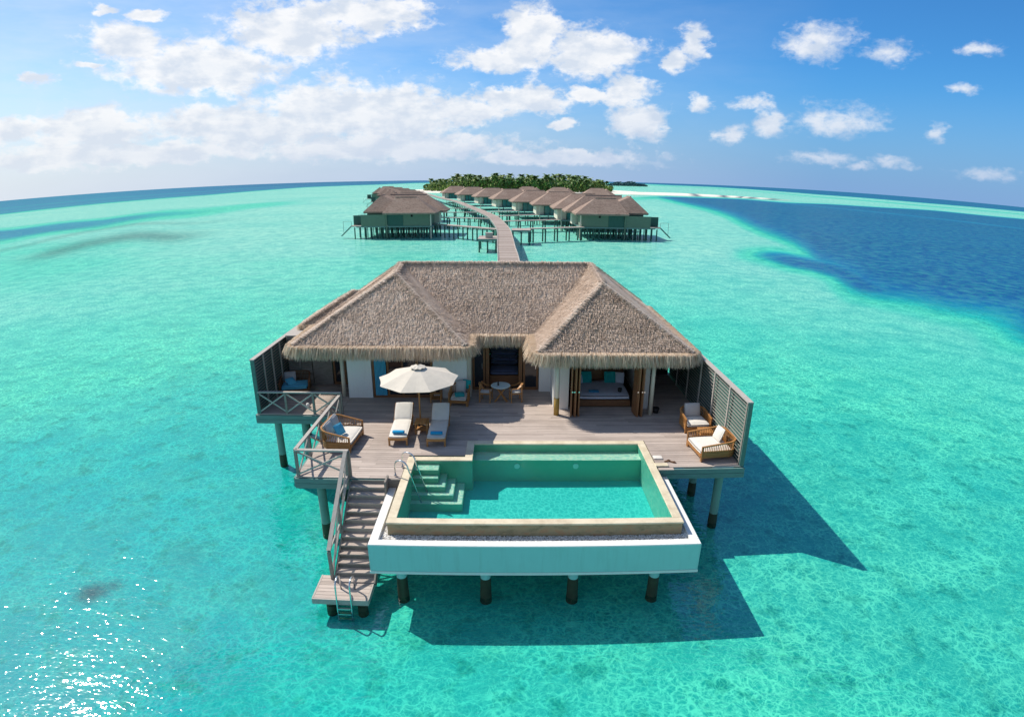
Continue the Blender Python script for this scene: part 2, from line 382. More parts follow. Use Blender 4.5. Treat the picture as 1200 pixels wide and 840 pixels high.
# ------------------------------------------------------------------ sea: bed and surface (depth map in world space)
def cinterp(a, pts): return np.interp(a, [p[0] for p in pts], [p[1] for p in pts])
def sst(x, a, b):
    t = np.clip((x - a) / (b - a), 0, 1); return t * t * (3 - 2 * t)
def depthmap(x, y):
    """x,y world -> depth 0..1, dark weed patches 0..1"""
    dist = np.hypot(x, y); az_ = np.degrees(np.arctan2(x, y)); dep = np.degrees(np.arctan(11.4 / np.maximum(dist, .5)))
    wob = .12 * np.sin(az_ * .35 + dep * .6) + .05 * np.sin(az_ * .8 + 1 + dep * .9)
    dp = dep * (1 + wob * .35)
    base = .17 + .30 * sst(dep, 1.2, 22)
    base = base - .05 * sst(az_, -5, 25) * sst(dep, 3, 7) * (1 - sst(dep, 14, 24))      # mint shallows right of the villa
    base = base + .07 * (1 - sst(az_, -45, -5)) * sst(dep, 9, 22)                       # a touch deeper on the left
    base = base + .035 * sst(dep, 20, 30) * (1 - sst(az_, 0, 35))
    D = base
    def blend(D, val, m_): return D * (1 - m_) + val * m_
    # far open ocean beyond the reef
    fb_ = cinterp(az_, [(-45.3,1.13),(-37.3,.97),(-28.7,.84),(-19.5,.49),(-13,.4),(-6.3,.23),(13.8,.2),(21.8,.27),(29.5,.43),(38.1,.47),(46,.4)])
    D = blend(D, .93 - .18 * (1 - sst(az_, -40, -10)), 1 - sst(dep, fb_ * .86, fb_ * 1.04))
    for a_ in (.55, .80):                                                                 # pale swell / reef lines on the left
        D = blend(D, .60, .7 * np.exp(-((dep / np.maximum(fb_, .05) - a_) / .035) ** 2) * (1 - sst(az_, -12, -4)))
    D = blend(D, .55, .55 * np.exp(-((dep - fb_ * 1.45) / (fb_ * .08)) ** 2) * sst(az_, 10, 18))
    # deep channel on the right
    up_ = cinterp(az_, [(8.9,1.61),(14.7,1.28),(19.5,1.25),(25,1.25),(29.6,1.15),(38.2,1.05),(46.1,.9)])
    lo_ = cinterp(az_, [(8.9,1.61),(14.7,1.42),(19.6,2.37),(23.7,3.43),(26.2,4.3),(27.8,5.0),(29.1,5.8),(30.1,6.9),(32.2,7.6),(36.5,8.63),(42.3,9.28),(47.8,9.6),(80,11)])
    k = sst(dp, up_ * .96, up_ * 1.08) * (1 - sst(dp, lo_ * .72, lo_ * 1.22)) * sst(az_, 7, 15)
    k2 = sst(az_, 21, 28) * np.exp(-((dp - (6.3 + .12 * (az_ - 25))) / .75) ** 2) * (1 - sst(az_, 34, 42)) * .95
    D = blend(D, .50, .30 * np.exp(-((dp - lo_ * 1.02) / (lo_ * .10)) ** 2) * sst(az_, 16, 26))
    D = blend(D, .97, np.maximum(k, k2))
    st_ = cinterp(az_, [(25,1.30),(29.6,1.46),(38.3,1.62),(46.2,1.71)])
    D = blend(D, .70, .75 * np.exp(-((dep - st_) / .045) ** 2) * sst(az_, 22, 27))
    # band between the sandbank and the ocean on the right: pale
    # blue band on the left
    lu = cinterp(az_, [(-45.4,2.07),(-37.5,2.19),(-28.8,1.87),(-19.5,1.45),(-13,1.14)]); ll = cinterp(az_, [(-45.6,3.14),(-37.6,3.05),(-28.9,2.48),(-19.6,1.93),(-13,1.38)])
    kb = sst(dp, lu * .92, lu * 1.12) * (1 - sst(dp, ll * .85, ll * 1.08)) * (1 - sst(az_, -24, -12)) * sst(-az_, 12, 42)
    D = blend(D, .72, .95 * kb)
    D = blend(D, .42, .5 * sst(dep, 2.8, 4.4) * (1 - sst(dep, 5.5, 8.5)) * (1 - sst(az_, -44, -26)))
    # weed
    lg = cinterp(az_, [(-43.3,4.9),(-39.1,4.25),(-34.9,4.02),(-29.4,4.05)])
    W = .62 * np.exp(-((dp - lg) / .40) ** 2) * sst(az_, -46, -41) * (1 - sst(az_, -33, -27))
    W = np.maximum(W, .35 * np.exp(-((dp - .75 * lg) / .12) ** 2) * (1 - sst(az_, -36, -22)))
    for (px_, py_, rx_, ry_, s_) in ((-12.75, 12.35, .55, .5, .95), (-12.3, 12.75, .35, .3, .7), (-10.6, 14.4, .7, .5, .22), (-8.2, 10.2, .9, .5, .18)):
        W = np.maximum(W, s_ * np.exp(-(((x - px_) / rx_) ** 2 + ((y - py_) / ry_) ** 2) ** 1.3))
    return np.clip(D, 0, 1), np.clip(W, 0, 1)
def polar_sheet(name, z, material):
    azs = np.concatenate([np.linspace(-180, -62, 40, endpoint=False), np.linspace(-62, 62, 497), np.linspace(62, 180, 41)[1:-1]])
    deps = np.concatenate([[86, 70, 58], np.linspace(50, 12, 110), np.linspace(12, 3, 100)[1:], np.linspace(3, .3, 180)[1:], [.25, .2, .16, .12, .09, .06, .035]])
    dist = 11.4 / np.tan(np.radians(deps)); nA, nD = len(azs), len(deps)
    A, Dd = np.meshgrid(np.radians(azs), dist)
    X = (np.sin(A) * Dd).ravel(); Y = (np.cos(A) * Dd).ravel()
    V = np.stack([X, Y, np.full_like(X, z)], 1)
    V = np.vstack([V, [[0, 0, z]]]); c_ = len(V) - 1
    i, j = np.meshgrid(np.arange(nD - 1), np.arange(nA), indexing='ij'); j2 = (j + 1) % nA
    F = np.stack([(i * nA + j), (i * nA + j2), ((i + 1) * nA + j2), ((i + 1) * nA + j)], -1).reshape(-1, 4)[:, ::-1]
    me = bpy.data.meshes.new(name); me.from_pydata(V.tolist(), [], F.tolist() + [(jj, c_, (jj + 1) % nA)[::1] for jj in range(nA)]); me.update()
    D_, W_ = depthmap(V[:, 0], V[:, 1])
    for n_, dat in (('depth', D_), ('weed', W_)):
        at_ = me.attributes.new(n_, 'FLOAT', 'POINT'); at_.data.foreach_set('value', dat.astype(np.float32))
    me.materials.append(material)
    o = bpy.data.objects.new(name, me); COL.objects.link(o); o['kind'] = 'structure'; return o
def seabed_f(t):
    c = t.coord(); D_ = t.attr('depth'); W_ = t.attr('weed')
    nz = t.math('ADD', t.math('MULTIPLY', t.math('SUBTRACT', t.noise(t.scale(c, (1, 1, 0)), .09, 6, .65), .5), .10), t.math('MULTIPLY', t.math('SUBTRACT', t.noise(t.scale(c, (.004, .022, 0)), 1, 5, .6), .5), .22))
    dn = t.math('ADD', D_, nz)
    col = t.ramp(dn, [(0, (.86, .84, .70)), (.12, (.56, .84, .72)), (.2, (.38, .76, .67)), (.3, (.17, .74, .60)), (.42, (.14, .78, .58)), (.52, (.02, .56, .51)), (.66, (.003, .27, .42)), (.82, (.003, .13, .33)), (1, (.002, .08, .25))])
    # rubble and weed specks in the shallows
    rub = t.mapr(t.noise(c, 1.1, 6, .7), .52, .66, 0, .70)
    rub = t.math('MULTIPLY', rub, t.mapr(D_, .25, .45, 0, 1))
    sandy = t.mapr(t.noise(c, .45, 5, .65), .42, .72, 0, .28)
    col = t.mix(t.math('MULTIPLY', sandy, t.mapr(D_, .2, .4, 0, 1)), col, (.16, .72, .48))
    col = t.mix(rub, col, (.015, .34, .27))
    wn = t.math('MULTIPLY', W_, t.mapr(t.noise(c, 1.6, 5, .7), .25, .55, .55, 1.0), clamp=True)
    col = t.mix(wn, col, (.05, .12, .13))
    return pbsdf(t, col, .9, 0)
def water_f(t):
    c = t.coord(); D_ = t.attr('depth')
    # ripples
    w1 = t.noise(t.scale(c, (.55, 1.25, 1)), 1.35, 2, .5, .3); w2 = t.noise(t.scale(c, (.8, 1.6, 1)), 5.2, 1.2, .5, .4); w3 = t.noise(c, .10, 3)
    sw = t.noise(t.scale(c, (.05, .2, 1)), 1.0, 3, .5)
    h = t.math('ADD', t.math('MULTIPLY', w1, .55), t.math('ADD', t.math('MULTIPLY', w2, .26), t.math('MULTIPLY', sw, .6)))
    nrm = t.bump(h, .7, .086)
    lw = t.n.new('ShaderNodeFresnel'); lw.inputs[0].default_value = 1.33; t.l.new(nrm, lw.inputs['Normal'])
    gl = t.n.new('ShaderNodeBsdfGlossy'); gl.inputs['Roughness'].default_value = .05; t.l.new(nrm, gl.inputs['Normal'])
    # caustic net painted as a pattern in the surface tint
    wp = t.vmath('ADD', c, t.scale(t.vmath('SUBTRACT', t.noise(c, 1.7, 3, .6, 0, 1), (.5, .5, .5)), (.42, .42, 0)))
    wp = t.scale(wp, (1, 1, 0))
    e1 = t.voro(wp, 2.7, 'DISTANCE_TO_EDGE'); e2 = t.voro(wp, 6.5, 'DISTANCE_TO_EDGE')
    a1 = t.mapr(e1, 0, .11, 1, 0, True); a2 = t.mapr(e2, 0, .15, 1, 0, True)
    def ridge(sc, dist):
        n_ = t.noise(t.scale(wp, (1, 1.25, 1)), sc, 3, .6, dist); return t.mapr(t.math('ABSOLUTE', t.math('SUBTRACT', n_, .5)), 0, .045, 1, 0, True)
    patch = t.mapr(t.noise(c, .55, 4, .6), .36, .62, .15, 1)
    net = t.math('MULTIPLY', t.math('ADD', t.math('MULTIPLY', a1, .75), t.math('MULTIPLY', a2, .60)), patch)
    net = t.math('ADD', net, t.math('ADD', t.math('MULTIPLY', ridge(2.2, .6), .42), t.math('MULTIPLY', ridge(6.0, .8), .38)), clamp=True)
    tint = t.mix(t.geo('Backfacing'), (.86, .95, .96), t.mix(net, (.12, .52, .54), (1, 1, .86)))   # underside only: the painted net stands in for sunlight focused by waves
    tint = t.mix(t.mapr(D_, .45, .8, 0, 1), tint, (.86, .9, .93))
    tr = t.n.new('ShaderNodeBsdfTransparent'); t.l.new(tint, tr.inputs[0])
    fr = t.math('MULTIPLY', t.math('MINIMUM', lw.outputs[0], .42), .38)
    mx = t.n.new('ShaderNodeMixShader'); t.l.new(fr, mx.inputs[0]); t.l.new(tr.outputs[0], mx.inputs[1]); t.l.new(gl.outputs[0], mx.inputs[2])
    return mx.outputs[0]
SEABED = mat('seabed_sand', seabed_f); WATER = mat('lagoon_water', water_f)
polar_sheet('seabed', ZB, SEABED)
polar_sheet('water', ZW, WATER)

# ------------------------------------------------------------------ thatch roofs
def blades(mb, P0, S, T, N_, Lr, Wd, lift, jitter=.25):
    """many tapered blades; arrays (n,3): root, down-slope dir, across dir, normal"""
    n = len(P0); Ln = (Lr * (1 + jitter * RNG.uniform(-1, 1, n)))[:, None]; Wn = (Wd * (1 + .4 * RNG.uniform(-1, 1, n)))[:, None]
    ang = RNG.normal(0, .11, n)[:, None]; D_ = S * np.cos(ang) + T * np.sin(ang)
    lf = (lift * RNG.uniform(.3, 1.6, n))[:, None]
    tip = P0 + D_ * Ln + N_ * lf
    V = np.stack([P0 - T * Wn / 2, P0 + T * Wn / 2, tip + T * Wn * .22, tip - T * Wn * .22], 1).reshape(-1, 3)
    F = np.arange(4 * n).reshape(-1, 4); mb.arr(V, F)
def roof_face(mb, poly, density=170, tuft=(.125, .021), lift=.05):
    """poly: eave-left, eave-right, ridge-right, ridge-left (last two may coincide)"""
    a, b, c, d_ = [np.array(p, float) for p in poly]
    mb.add([a, b, c, d_], [(0, 1, 2, 3)] if np.linalg.norm(c - d_) > 1e-3 else [(0, 1, 2)])
    T = (b - a) / np.linalg.norm(b - a); N_ = np.cross(b - a, d_ - a); N_ /= np.linalg.norm(N_)
    if N_[2] < 0: N_ = -N_
    S = np.cross(N_, T); S = S if S[2] < 0 else -S
    H = abs(np.dot(d_ - a, S)); area = .5 * (np.linalg.norm(b - a) + np.linalg.norm(c - d_)) * H
    n = int(area * density * 2.3)
    # rows of bundles down the slope
    v = RNG.uniform(0, 1, n * 2); u = RNG.uniform(0, 1, n * 2)
    wa, wb = np.linalg.norm(b - a), np.linalg.norm(c - d_); keep = RNG.uniform(0, wa, n * 2) < wa + (wb - wa) * v
    u, v = u[keep][:n], v[keep][:n]
    P_ = (a + (b - a) * u[:, None]) * (1 - v[:, None]) + (d_ + (c - d_) * u[:, None]) * v[:, None]
    row = np.round(v * H / .11) * .11 - v * H; P_ = P_ - S * row[:, None] * .75
    k = len(P_); one = np.ones((k, 1)); blades(mb, P_ + N_ * .012, one * S, one * T, one * N_, tuft[0], tuft[1], lift)
def roll(mb, pts, r=.09, n=10):
    mb.tube(pts, r, n)
    pts = [Vector(p) for p in pts]
    for p, q in zip(pts, pts[1:]):
        ln = (q - p).length; k = int(ln * 260); d_ = (q - p).normalized(); a = np.array(d_.cross(Vector((0, 0, 1))).normalized()); dn = np.array(d_)
        u = RNG.uniform(0, 1, k); sgn = RNG.choice([-1, 1], k)[:, None]; th = RNG.uniform(.0, 1.3, k)[:, None]
        z = np.array([0, 0, 1.]); rad = a * sgn * np.sin(th) + z * np.cos(th)
        P_ = np.array(p) + np.outer(u * ln, dn) + rad * r
        S = a * sgn * np.cos(th) - z * np.sin(th); blades(mb, P_, S, np.ones((k, 1)) * dn, rad, .16, .03, .02)
def fringe(mb, pts, outs, Ln=.66, dens=300, steep=.72):
    """hanging palm ends along an eave path; outs = outward horizontal dir at every point"""
    pts = [np.array(p, float) for p in pts]; outs = [np.array(o, float) for o in outs]
    for p, q, o0, o1 in zip(pts, pts[1:], outs, outs[1:]):
        ln = np.linalg.norm(q - p); k = int(ln * dens) + 2; u = np.linspace(0, 1, k) + RNG.normal(0, .3 / k, k)
        for layer in range(3):
            o = o0 + np.outer(u, (o1 - o0)); o /= np.linalg.norm(o, axis=1)[:, None]
            P_ = p + np.outer(u, q - p) + RNG.normal(0, .012, (k, 3))
            T = (q - p) / max(ln, 1e-6) * np.ones((k, 1))
            l = (Ln * (.72 + .5 * RNG.uniform(0, 1, k) ** 1.5) * (1 - .10 * layer))[:, None]
            ang = RNG.normal(0, .15, k)[:, None]
            z = np.array([0, 0, -1.])
            d1 = o * 1.0 + z * (.04 + .28 * layer); d1 /= np.linalg.norm(d1, axis=1)[:, None]
            d2 = o * (.50 - .14 * layer) + z * 1.0 + T * np.tan(ang); d2 /= np.linalg.norm(d2, axis=1)[:, None]
            P_ = P_ - o * .06 * layer + z * .05 * layer
            m1 = P_ + d1 * l * .46; m2 = m1 + d2 * l * .60
            tw_ = (o * RNG.normal(0, .8, k)[:, None]); T = T + tw_; T /= np.linalg.norm(T, axis=1)[:, None]
            wd = (.024 * (1 + .4 * RNG.uniform(-1, 1, k)))[:, None]
            V = np.stack([P_ - T * wd * .5, P_ + T * wd * .5, m1 + T * wd * .5, m1 - T * wd * .5, m2 + T * wd * .12, m2 - T * wd * .12], 1).reshape(-1, 3)
            i6 = np.arange(k)[:, None] * 6; F = np.concatenate([i6 + np.array([[0, 1, 2, 3]]), i6 + np.array([[3, 2, 4, 5]])], 0)
            mb.arr(V, F)

# main villa -------------------------------------------------------
VL = thing('overwater_villa', 'large open fronted villa with grey brown thatched roof nearest on the deck', 'villa', (0, 22, 0))
ZE = 2.62; ze2 = 2.62
rL, rR = (-5.1, 26.7, 5.17), (3.95, 26.7, 5.17)
aL, aR = (-5.05, 25.0, 4.95), (4.05, 23.6, 4.80)
rf = MB()
# main block
roof_face(rf, [(-3, 23.3, ze2), (2.6, 23.3, ze2), rR, rL], 190)
roof_face(rf, [(7.35, 30, ze2), (-8.9, 30, ze2), rL, rR], 40)
roof_face(rf, [(7.35, 24.4, ze2), (7.35, 30, ze2), rR, rR], 120)
roof_face(rf, [(-8.9, 30, ze2), (-8.9, 24.5, ze2), rL, rL], 120)
# left wing
LW = (-8.78, -1.66, 21.42); RW = (1.2, 7.3, 20.58)
roof_face(rf, [(LW[0], LW[2], ze2), (LW[1], LW[2], ze2), aL, aL], 200)
roof_face(rf, [(LW[1], LW[2], ze2), (LW[1], 26.7, ze2), rL, aL], 200)
roof_face(rf, [(LW[0], 26.7, ze2), (LW[0], LW[2], ze2), aL, rL], 120)
# right wing
roof_face(rf, [(RW[0], RW[2], ze2), (RW[1], RW[2], ze2), aR, aR], 200)
roof_face(rf, [(RW[1], RW[2], ze2), (RW[1], 26.7, ze2), rR, aR], 120)
roof_face(rf, [(RW[0], 26.7, ze2), (RW[0], RW[2], ze2), aR, rR], 200)
# small rear-left pavilion roof
sA, sB = (-7.5, 26.4, 3.85), (-5.8, 26.4, 3.85)
roof_face(rf, [(-9.6, 24.9, 2.6), (-5.2, 24.9, 2.6), sB, sA], 150); roof_face(rf, [(-9.6, 28, 2.6), (-9.6, 24.9, 2.6), sA, sA], 150)
roof_face(rf, [(-5.2, 28, 2.6), (-9.6, 28, 2.6), sA, sB], 30)
for line in ([rL, rR], [rL, aL], [rR, aR], [aL, (LW[0], LW[2], ze2)], [aL, (LW[1], LW[2], ze2)], [aR, (RW[0], RW[2], ze2)], [aR, (RW[1], RW[2], ze2)],
             [rL, (-8.9, 30, ze2)], [rR, (7.35, 30, ze2)], [sA, sB], [sA, (-9.6, 24.9, 2.6)], [sA, (-9.6, 28, 2.6)]):
    roll(rf, line, .07)
# timber-dark soffit under the thatch
roof = obj('roof', rf, THATCH, VL)
sf = MB()
sf.box(-8.8, 7.25, 23.6, 29.9, 2.38, 2.5); sf.box(LW[0] + .12, LW[1] - .12, LW[2] + .12, 23.59, 2.38, 2.5); sf.box(RW[0] + .12, RW[1] - .1, RW[2] + .12, 23.59, 2.38, 2.5)
sf.box(-9.5, -8.82, 25, 27.9, 2.45, 2.55)
obj('soffit', sf, DTEAK, roof)
fr = MB(); Y_ = (0, -1, 0)
def eave(x0, x1, y, zc, left=True, right=True, lb=1.2, rb=1.2):
    """front eave with rounded corners"""
    k = .30; p = []; o = []
    if left: p += [(x0, y + lb, zc), (x0, y + k, zc), (x0 + .09, y + .09, zc), (x0 + k, y, zc)]; o += [(-1, 0, 0), (-1, -.15, 0), (-.7, -.7, 0), (-.15, -1, 0)]
    else: p += [(x0, y, zc)]; o += [Y_]
    if right: p += [(x1 - k, y, zc), (x1 - .09, y + .09, zc), (x1, y + k, zc), (x1, y + rb, zc)]; o += [(.15, -1, 0), (.7, -.7, 0), (1, -.15, 0), (1, 0, 0)]
    else: p += [(x1, y, zc)]; o += [Y_]
    fringe(fr, p, o)
    return p
e1 = eave(LW[0], LW[1], LW[2], ze2 - .02, lb=8, rb=2.2); e2 = eave(RW[0], RW[1], RW[2], ze2 - .02, lb=3, rb=8.5); e3 = eave(-1.7, 1.3, 23.3, ze2 - .02, False, False)
fringe(fr, [(-5.2, 24.9, 2.58), (-9.6, 24.9, 2.58), (-9.6, 28, 2.58)], [Y_, (-.7, -.7, 0), (-1, 0, 0)], .38, 140)
obj('fringe', fr, FRINGE, roof)
# shell: walls, columns, openings
def wall(name, mb, m_, parent=VL, **k): return obj(name, mb, m_, parent, **k)
# left wing front wall (y 22.28)
b = MB().box(-6.82, -5.78, 22.28, 22.46, 0, 2.42); wall('wall', b, WHITE)
b = MB().box(-3.15, -1.72, 22.28, 22.46, 0, 2.42); wall('wall', b, WHITE)
b = MB().box(-1.72, -1.56, 22.46, 24.2, 0, 2.42); wall('wall', b, CREAM)
b = MB().box(-8.9, -8.0, 23.9, 24.05, 0, 2.36).box(-8.9, -8.75, 24.05, 26, 0, 2.36); obj_split('wall', b, GREY, VL)
# glazed doors left wing
def glazed(x0, x1, y, n, z1=2.36, fm=DTEAK, gm=GLASS):
    fb = MB(); wdt = .09
    fb.box(x0, x1, y, y + .08, z1 - .12, z1); fb.box(x0, x1, y, y + .08, 0, .13)
    for i in range(n + 1):
        xx = x0 + (x1 - x0 - wdt) * i / n; fb.box(xx, xx + wdt, y, y + .08, .13, z1 - .12)
    g = obj('glass_door', fb, fm, VL)
    for i in range(n):
        a_ = x0 + wdt + (x1 - x0 - wdt) * i / n; b_ = x0 + (x1 - x0 - wdt) * (i + 1) / n
        obj('pane', MB().box(a_, b_, y + .03, y + .045, .13, z1 - .12), gm, g)
        obj('door_handle', MB().box(b_ - .05, b_ - .03, y - .05, y, 1.0, 1.25), STEEL, g)
    return g
glazed(-5.76, -3.17, 22.33, 4); glazed(-1.54, -.98, 23.3, 1); glazed(.70, 1.38, 23.3, 1)
g_ = glazed(-7.95, -6.86, 23.9, 2)
# curtains visible through the leftmost pane
cu = MB()
for i in range(9): cu.cyl((-5.62 + i * .055, 22.29, .12), (-5.62 + i * .055, 22.29, 2.3), .022, None, 8)
obj('curtain', cu, LBLUE, VL)
# middle recess posts and rear interior
b = MB().box(-.95, -.80, 23.25, 23.4, 0, 2.42); obj('post', b, DTEAK, VL)
b = MB().box(.50, .66, 23.25, 23.4, 0, 2.42); obj('post', b, DTEAK, VL)
b = MB().box(1.40, 1.90, 23.1, 23.3, 0, 2.42); wall('wall', b, WHITE)
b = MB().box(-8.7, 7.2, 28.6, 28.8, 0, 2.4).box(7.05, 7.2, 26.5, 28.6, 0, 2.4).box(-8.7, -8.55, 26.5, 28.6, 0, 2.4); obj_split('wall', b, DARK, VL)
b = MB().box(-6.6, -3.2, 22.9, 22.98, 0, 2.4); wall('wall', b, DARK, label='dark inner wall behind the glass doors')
# right wing: open bedroom between two folded door stacks
b = MB().box(2.14, 2.50, 21.1, 21.28, 0, 2.42).box(1.90, 2.13, 21.28, 23.1, 0, 2.42); wall('wall', b, WHITE)
b = MB().box(5.46, 5.80, 21.15, 21.33, 0, 2.42).box(5.62, 5.80, 21.33, 26.5, 0, 2.42); wall('wall', b, WHITE)
def fold(x, s):
    st = MB()
    for i in range(4):
        xx = x + i * .085 * s; st.add(*box_rot(xx, 20.55 + (.05 if i % 2 else 0), .055, .55, .02, 2.36, .10 * (1 if i % 2 else -1)))
    d_ = obj('folding_door', st, DTEAK, VL)
    for i in (0, 1, 3):
        obj('door_handle', MB().cyl((x + i * .085 * s, 20.24, 1.1), (x + i * .085 * s, 20.20, 1.1), .03, None, 8), STEEL, d_)
def box_rot(x, y, wx, wy, z0, z1, ang):
    c_, s_ = math.cos(ang), math.sin(ang); vs = []
    for z in (z0, z1):
        for a_, b_ in ((-1,-1),(1,-1),(1,1),(-1,1)):
            u, v = a_ * wx / 2, b_ * wy / 2; vs.append((x + u * c_ - v * s_, y + u * s_ + v * c_, z))
    return vs, [(0,3,2,1),(4,5,6,7),(0,1,5,4),(1,2,6,5),(2,3,7,6),(3,0,4,7)]
fold(2.55, 1); fold(5.38, -1)
def rpost(x, y, lower=None):
    o = obj('round_post', MB().cyl((x, y, 0), (x, y, 2.5), .085, .08, 16), CREAM, VL, True)
    if lower: obj('post_sleeve', MB().cyl((x, y, 0.001), (x, y, lower), .11, None, 16), BAMB, o, True)
rpost(1.97, 20.55, .72); rpost(5.78, 20.6); rpost(-7.08, 22.45)
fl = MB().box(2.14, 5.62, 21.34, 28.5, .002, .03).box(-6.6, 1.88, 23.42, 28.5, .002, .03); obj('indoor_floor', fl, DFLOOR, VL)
# flat capped store wall behind the left terrace
sw_ = MB().box(-9.8, -8.95, 23.95, 25.4, 0, 2.3); obj('wall', sw_, GREY, VL)
obj('wall_cap', MB().box(-10.0, -8.9, 23.78, 25.4, 2.3, 2.36), GREYL, VL)
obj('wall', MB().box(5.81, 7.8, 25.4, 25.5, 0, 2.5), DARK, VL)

# ------------------------------------------------------------------ deck
DK = thing('wooden_deck', 'broad weathered timber deck on piles carrying the near villa', 'deck', (0, 18, 0))
bd = MB(); pitch_ = .142
def boards(x0, x1, y0, y1, holes=()):
    y = y0
    while y < y1 - .02:
        ye = min(y + pitch_ - .009, y1); segs = [(x0, x1)]
        for hx0, hx1, hy0, hy1 in holes:
            if ye > hy0 and y < hy1:
                ns = []
                for s0, s1 in segs:
                    if hx1 <= s0 or hx0 >= s1: ns.append((s0, s1)); continue
                    if hx0 > s0: ns.append((s0, hx0))
                    if hx1 < s1: ns.append((hx1, s1))
                segs = ns
        for s0, s1 in segs:
            xx = s0; 
            while xx < s1 - .01:
                xe = min(xx + random.choice((2.4, 3.0, 3.6, 1.9)), s1)
                if s1 - xe < .5: xe = s1
                z = random.uniform(-.003, .0); bd.box(xx, xe - .004, y, ye, -.035, z); xx = xe
        y += pitch_
PH = [(-3.34, 4.98, 0, 16.93), (-1.42, 4.98, 16.8, 18.14)]
boards(-6.76, 7.85, 16.22, 26.4, PH); boards(-6.76, -3.36, 15.5, 16.21); boards(-10.17, -6.77, 20.42, 26.4)
boards(4.99, 5.5, 16.05, 16.21)
obj('deck_boards', bd, DECK, DK)
fa = MB()
for k_ in range(2):
    z0, z1 = -.05 - .18 * (k_ + 1) + .012, -.05 - .18 * k_
    fa.box(-6.80, -3.36, 15.44, 15.5, z0, z1); fa.box(-6.85, -6.79, 15.5, 20.4, z0, z1); fa.box(-10.22, -6.86, 20.36, 20.42, z0, z1)
    fa.box(-10.27, -10.2, 20.42, 27, z0, z1); fa.box(5.0, 7.98, 16.14, 16.2, z0, z1); fa.box(7.9, 7.96, 16.2, 27, z0, z1)
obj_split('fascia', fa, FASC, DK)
bm_ = MB()
for yy in (18.4, 19.8, 21, 22.8, 24.6, 26.2): bm_.box(-10.1 if yy > 20.4 else -6.7, 7.8, yy, yy + .12, -.34, -.06)
bm_.box(-6.6, -6.48, 15.55, 26.3, -.30, -.061)
obj_split('joists', bm_, GREY, DK)
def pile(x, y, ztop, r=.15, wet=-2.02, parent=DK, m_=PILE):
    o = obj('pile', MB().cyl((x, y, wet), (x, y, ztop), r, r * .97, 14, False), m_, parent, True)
    obj('wet_base', MB().cyl((x, y, wet), (x, y, -2.3), r * 1.01, r * 1.06, 14, False).cyl((x, y, -2.3), (x, y, -3.3), r * 1.06, r * 1.2, 14, False), WET, o, True)
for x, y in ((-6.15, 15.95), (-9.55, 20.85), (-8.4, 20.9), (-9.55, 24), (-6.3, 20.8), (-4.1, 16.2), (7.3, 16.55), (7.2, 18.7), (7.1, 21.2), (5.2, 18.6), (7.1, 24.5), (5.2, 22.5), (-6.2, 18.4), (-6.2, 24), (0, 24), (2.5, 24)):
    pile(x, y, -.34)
br = MB().bar((7.3, 16.62, -.42), (5.1, 18.55, -.95), .09, .14).bar((-8.4, 20.9, -.42), (-6.3, 20.85, -1.35), .09, .14).bar((7.2, 16.7, -.45), (7.2, 18.6, -1.1), .07, .12)
obj_split('brace', br, GREY, DK)
# railing along the left edge
def x_rail(name, label, pts, h=.92, spacing=1.2):
    t_ = thing(name, label, 'railing', tuple(pts[0]), 0, 'crossed timber railings of the near deck')
    cap = MB(); 
    for p, q in zip(pts, pts[1:]):
        p = Vector(p); q = Vector(q); n = max(1, round((q - p).length / spacing)); hv = Vector((0, 0, h))
        cap.bar(p + hv, q + hv, .12, .05)
        for i in range(n + 1):
            a_ = p.lerp(q, i / n)
            if i or p == Vector(pts[0]): obj('rail_post', MB().bar(a_ - Vector((0, 0, .2)), a_ + hv * .97, .085, .085, (0, 1, 0)), GREY, t_)
            if i < n:
                b_ = p.lerp(q, (i + 1) / n); lo = Vector((0, 0, .06)); hi = Vector((0, 0, h - .06)); side = (q - p).normalized().cross(Vector((0, 0, 1))) * .018
                xb = MB().bar(a_ + lo + side, b_ + hi + side, .035, .055).bar(a_ + hi - side, b_ + lo - side, .035, .055)
                obj('cross_brace', xb, GREYL, t_)
    obj('handrail', cap, GREYL, t_); return t_
x_rail('deck_railing', 'crossed timber railing turning the corner beside the cream two seat sofa', [(-6.6, 20.2, 0), (-6.70, 15.56, 0), (-4.98, 15.56, 0)], .92, 1.15)
x_rail('deck_railing', 'crossed timber railing in front of the shaded left terrace', [(-10.08, 20.5, 0), (-6.62, 20.5, 0)], .92, 1.15)
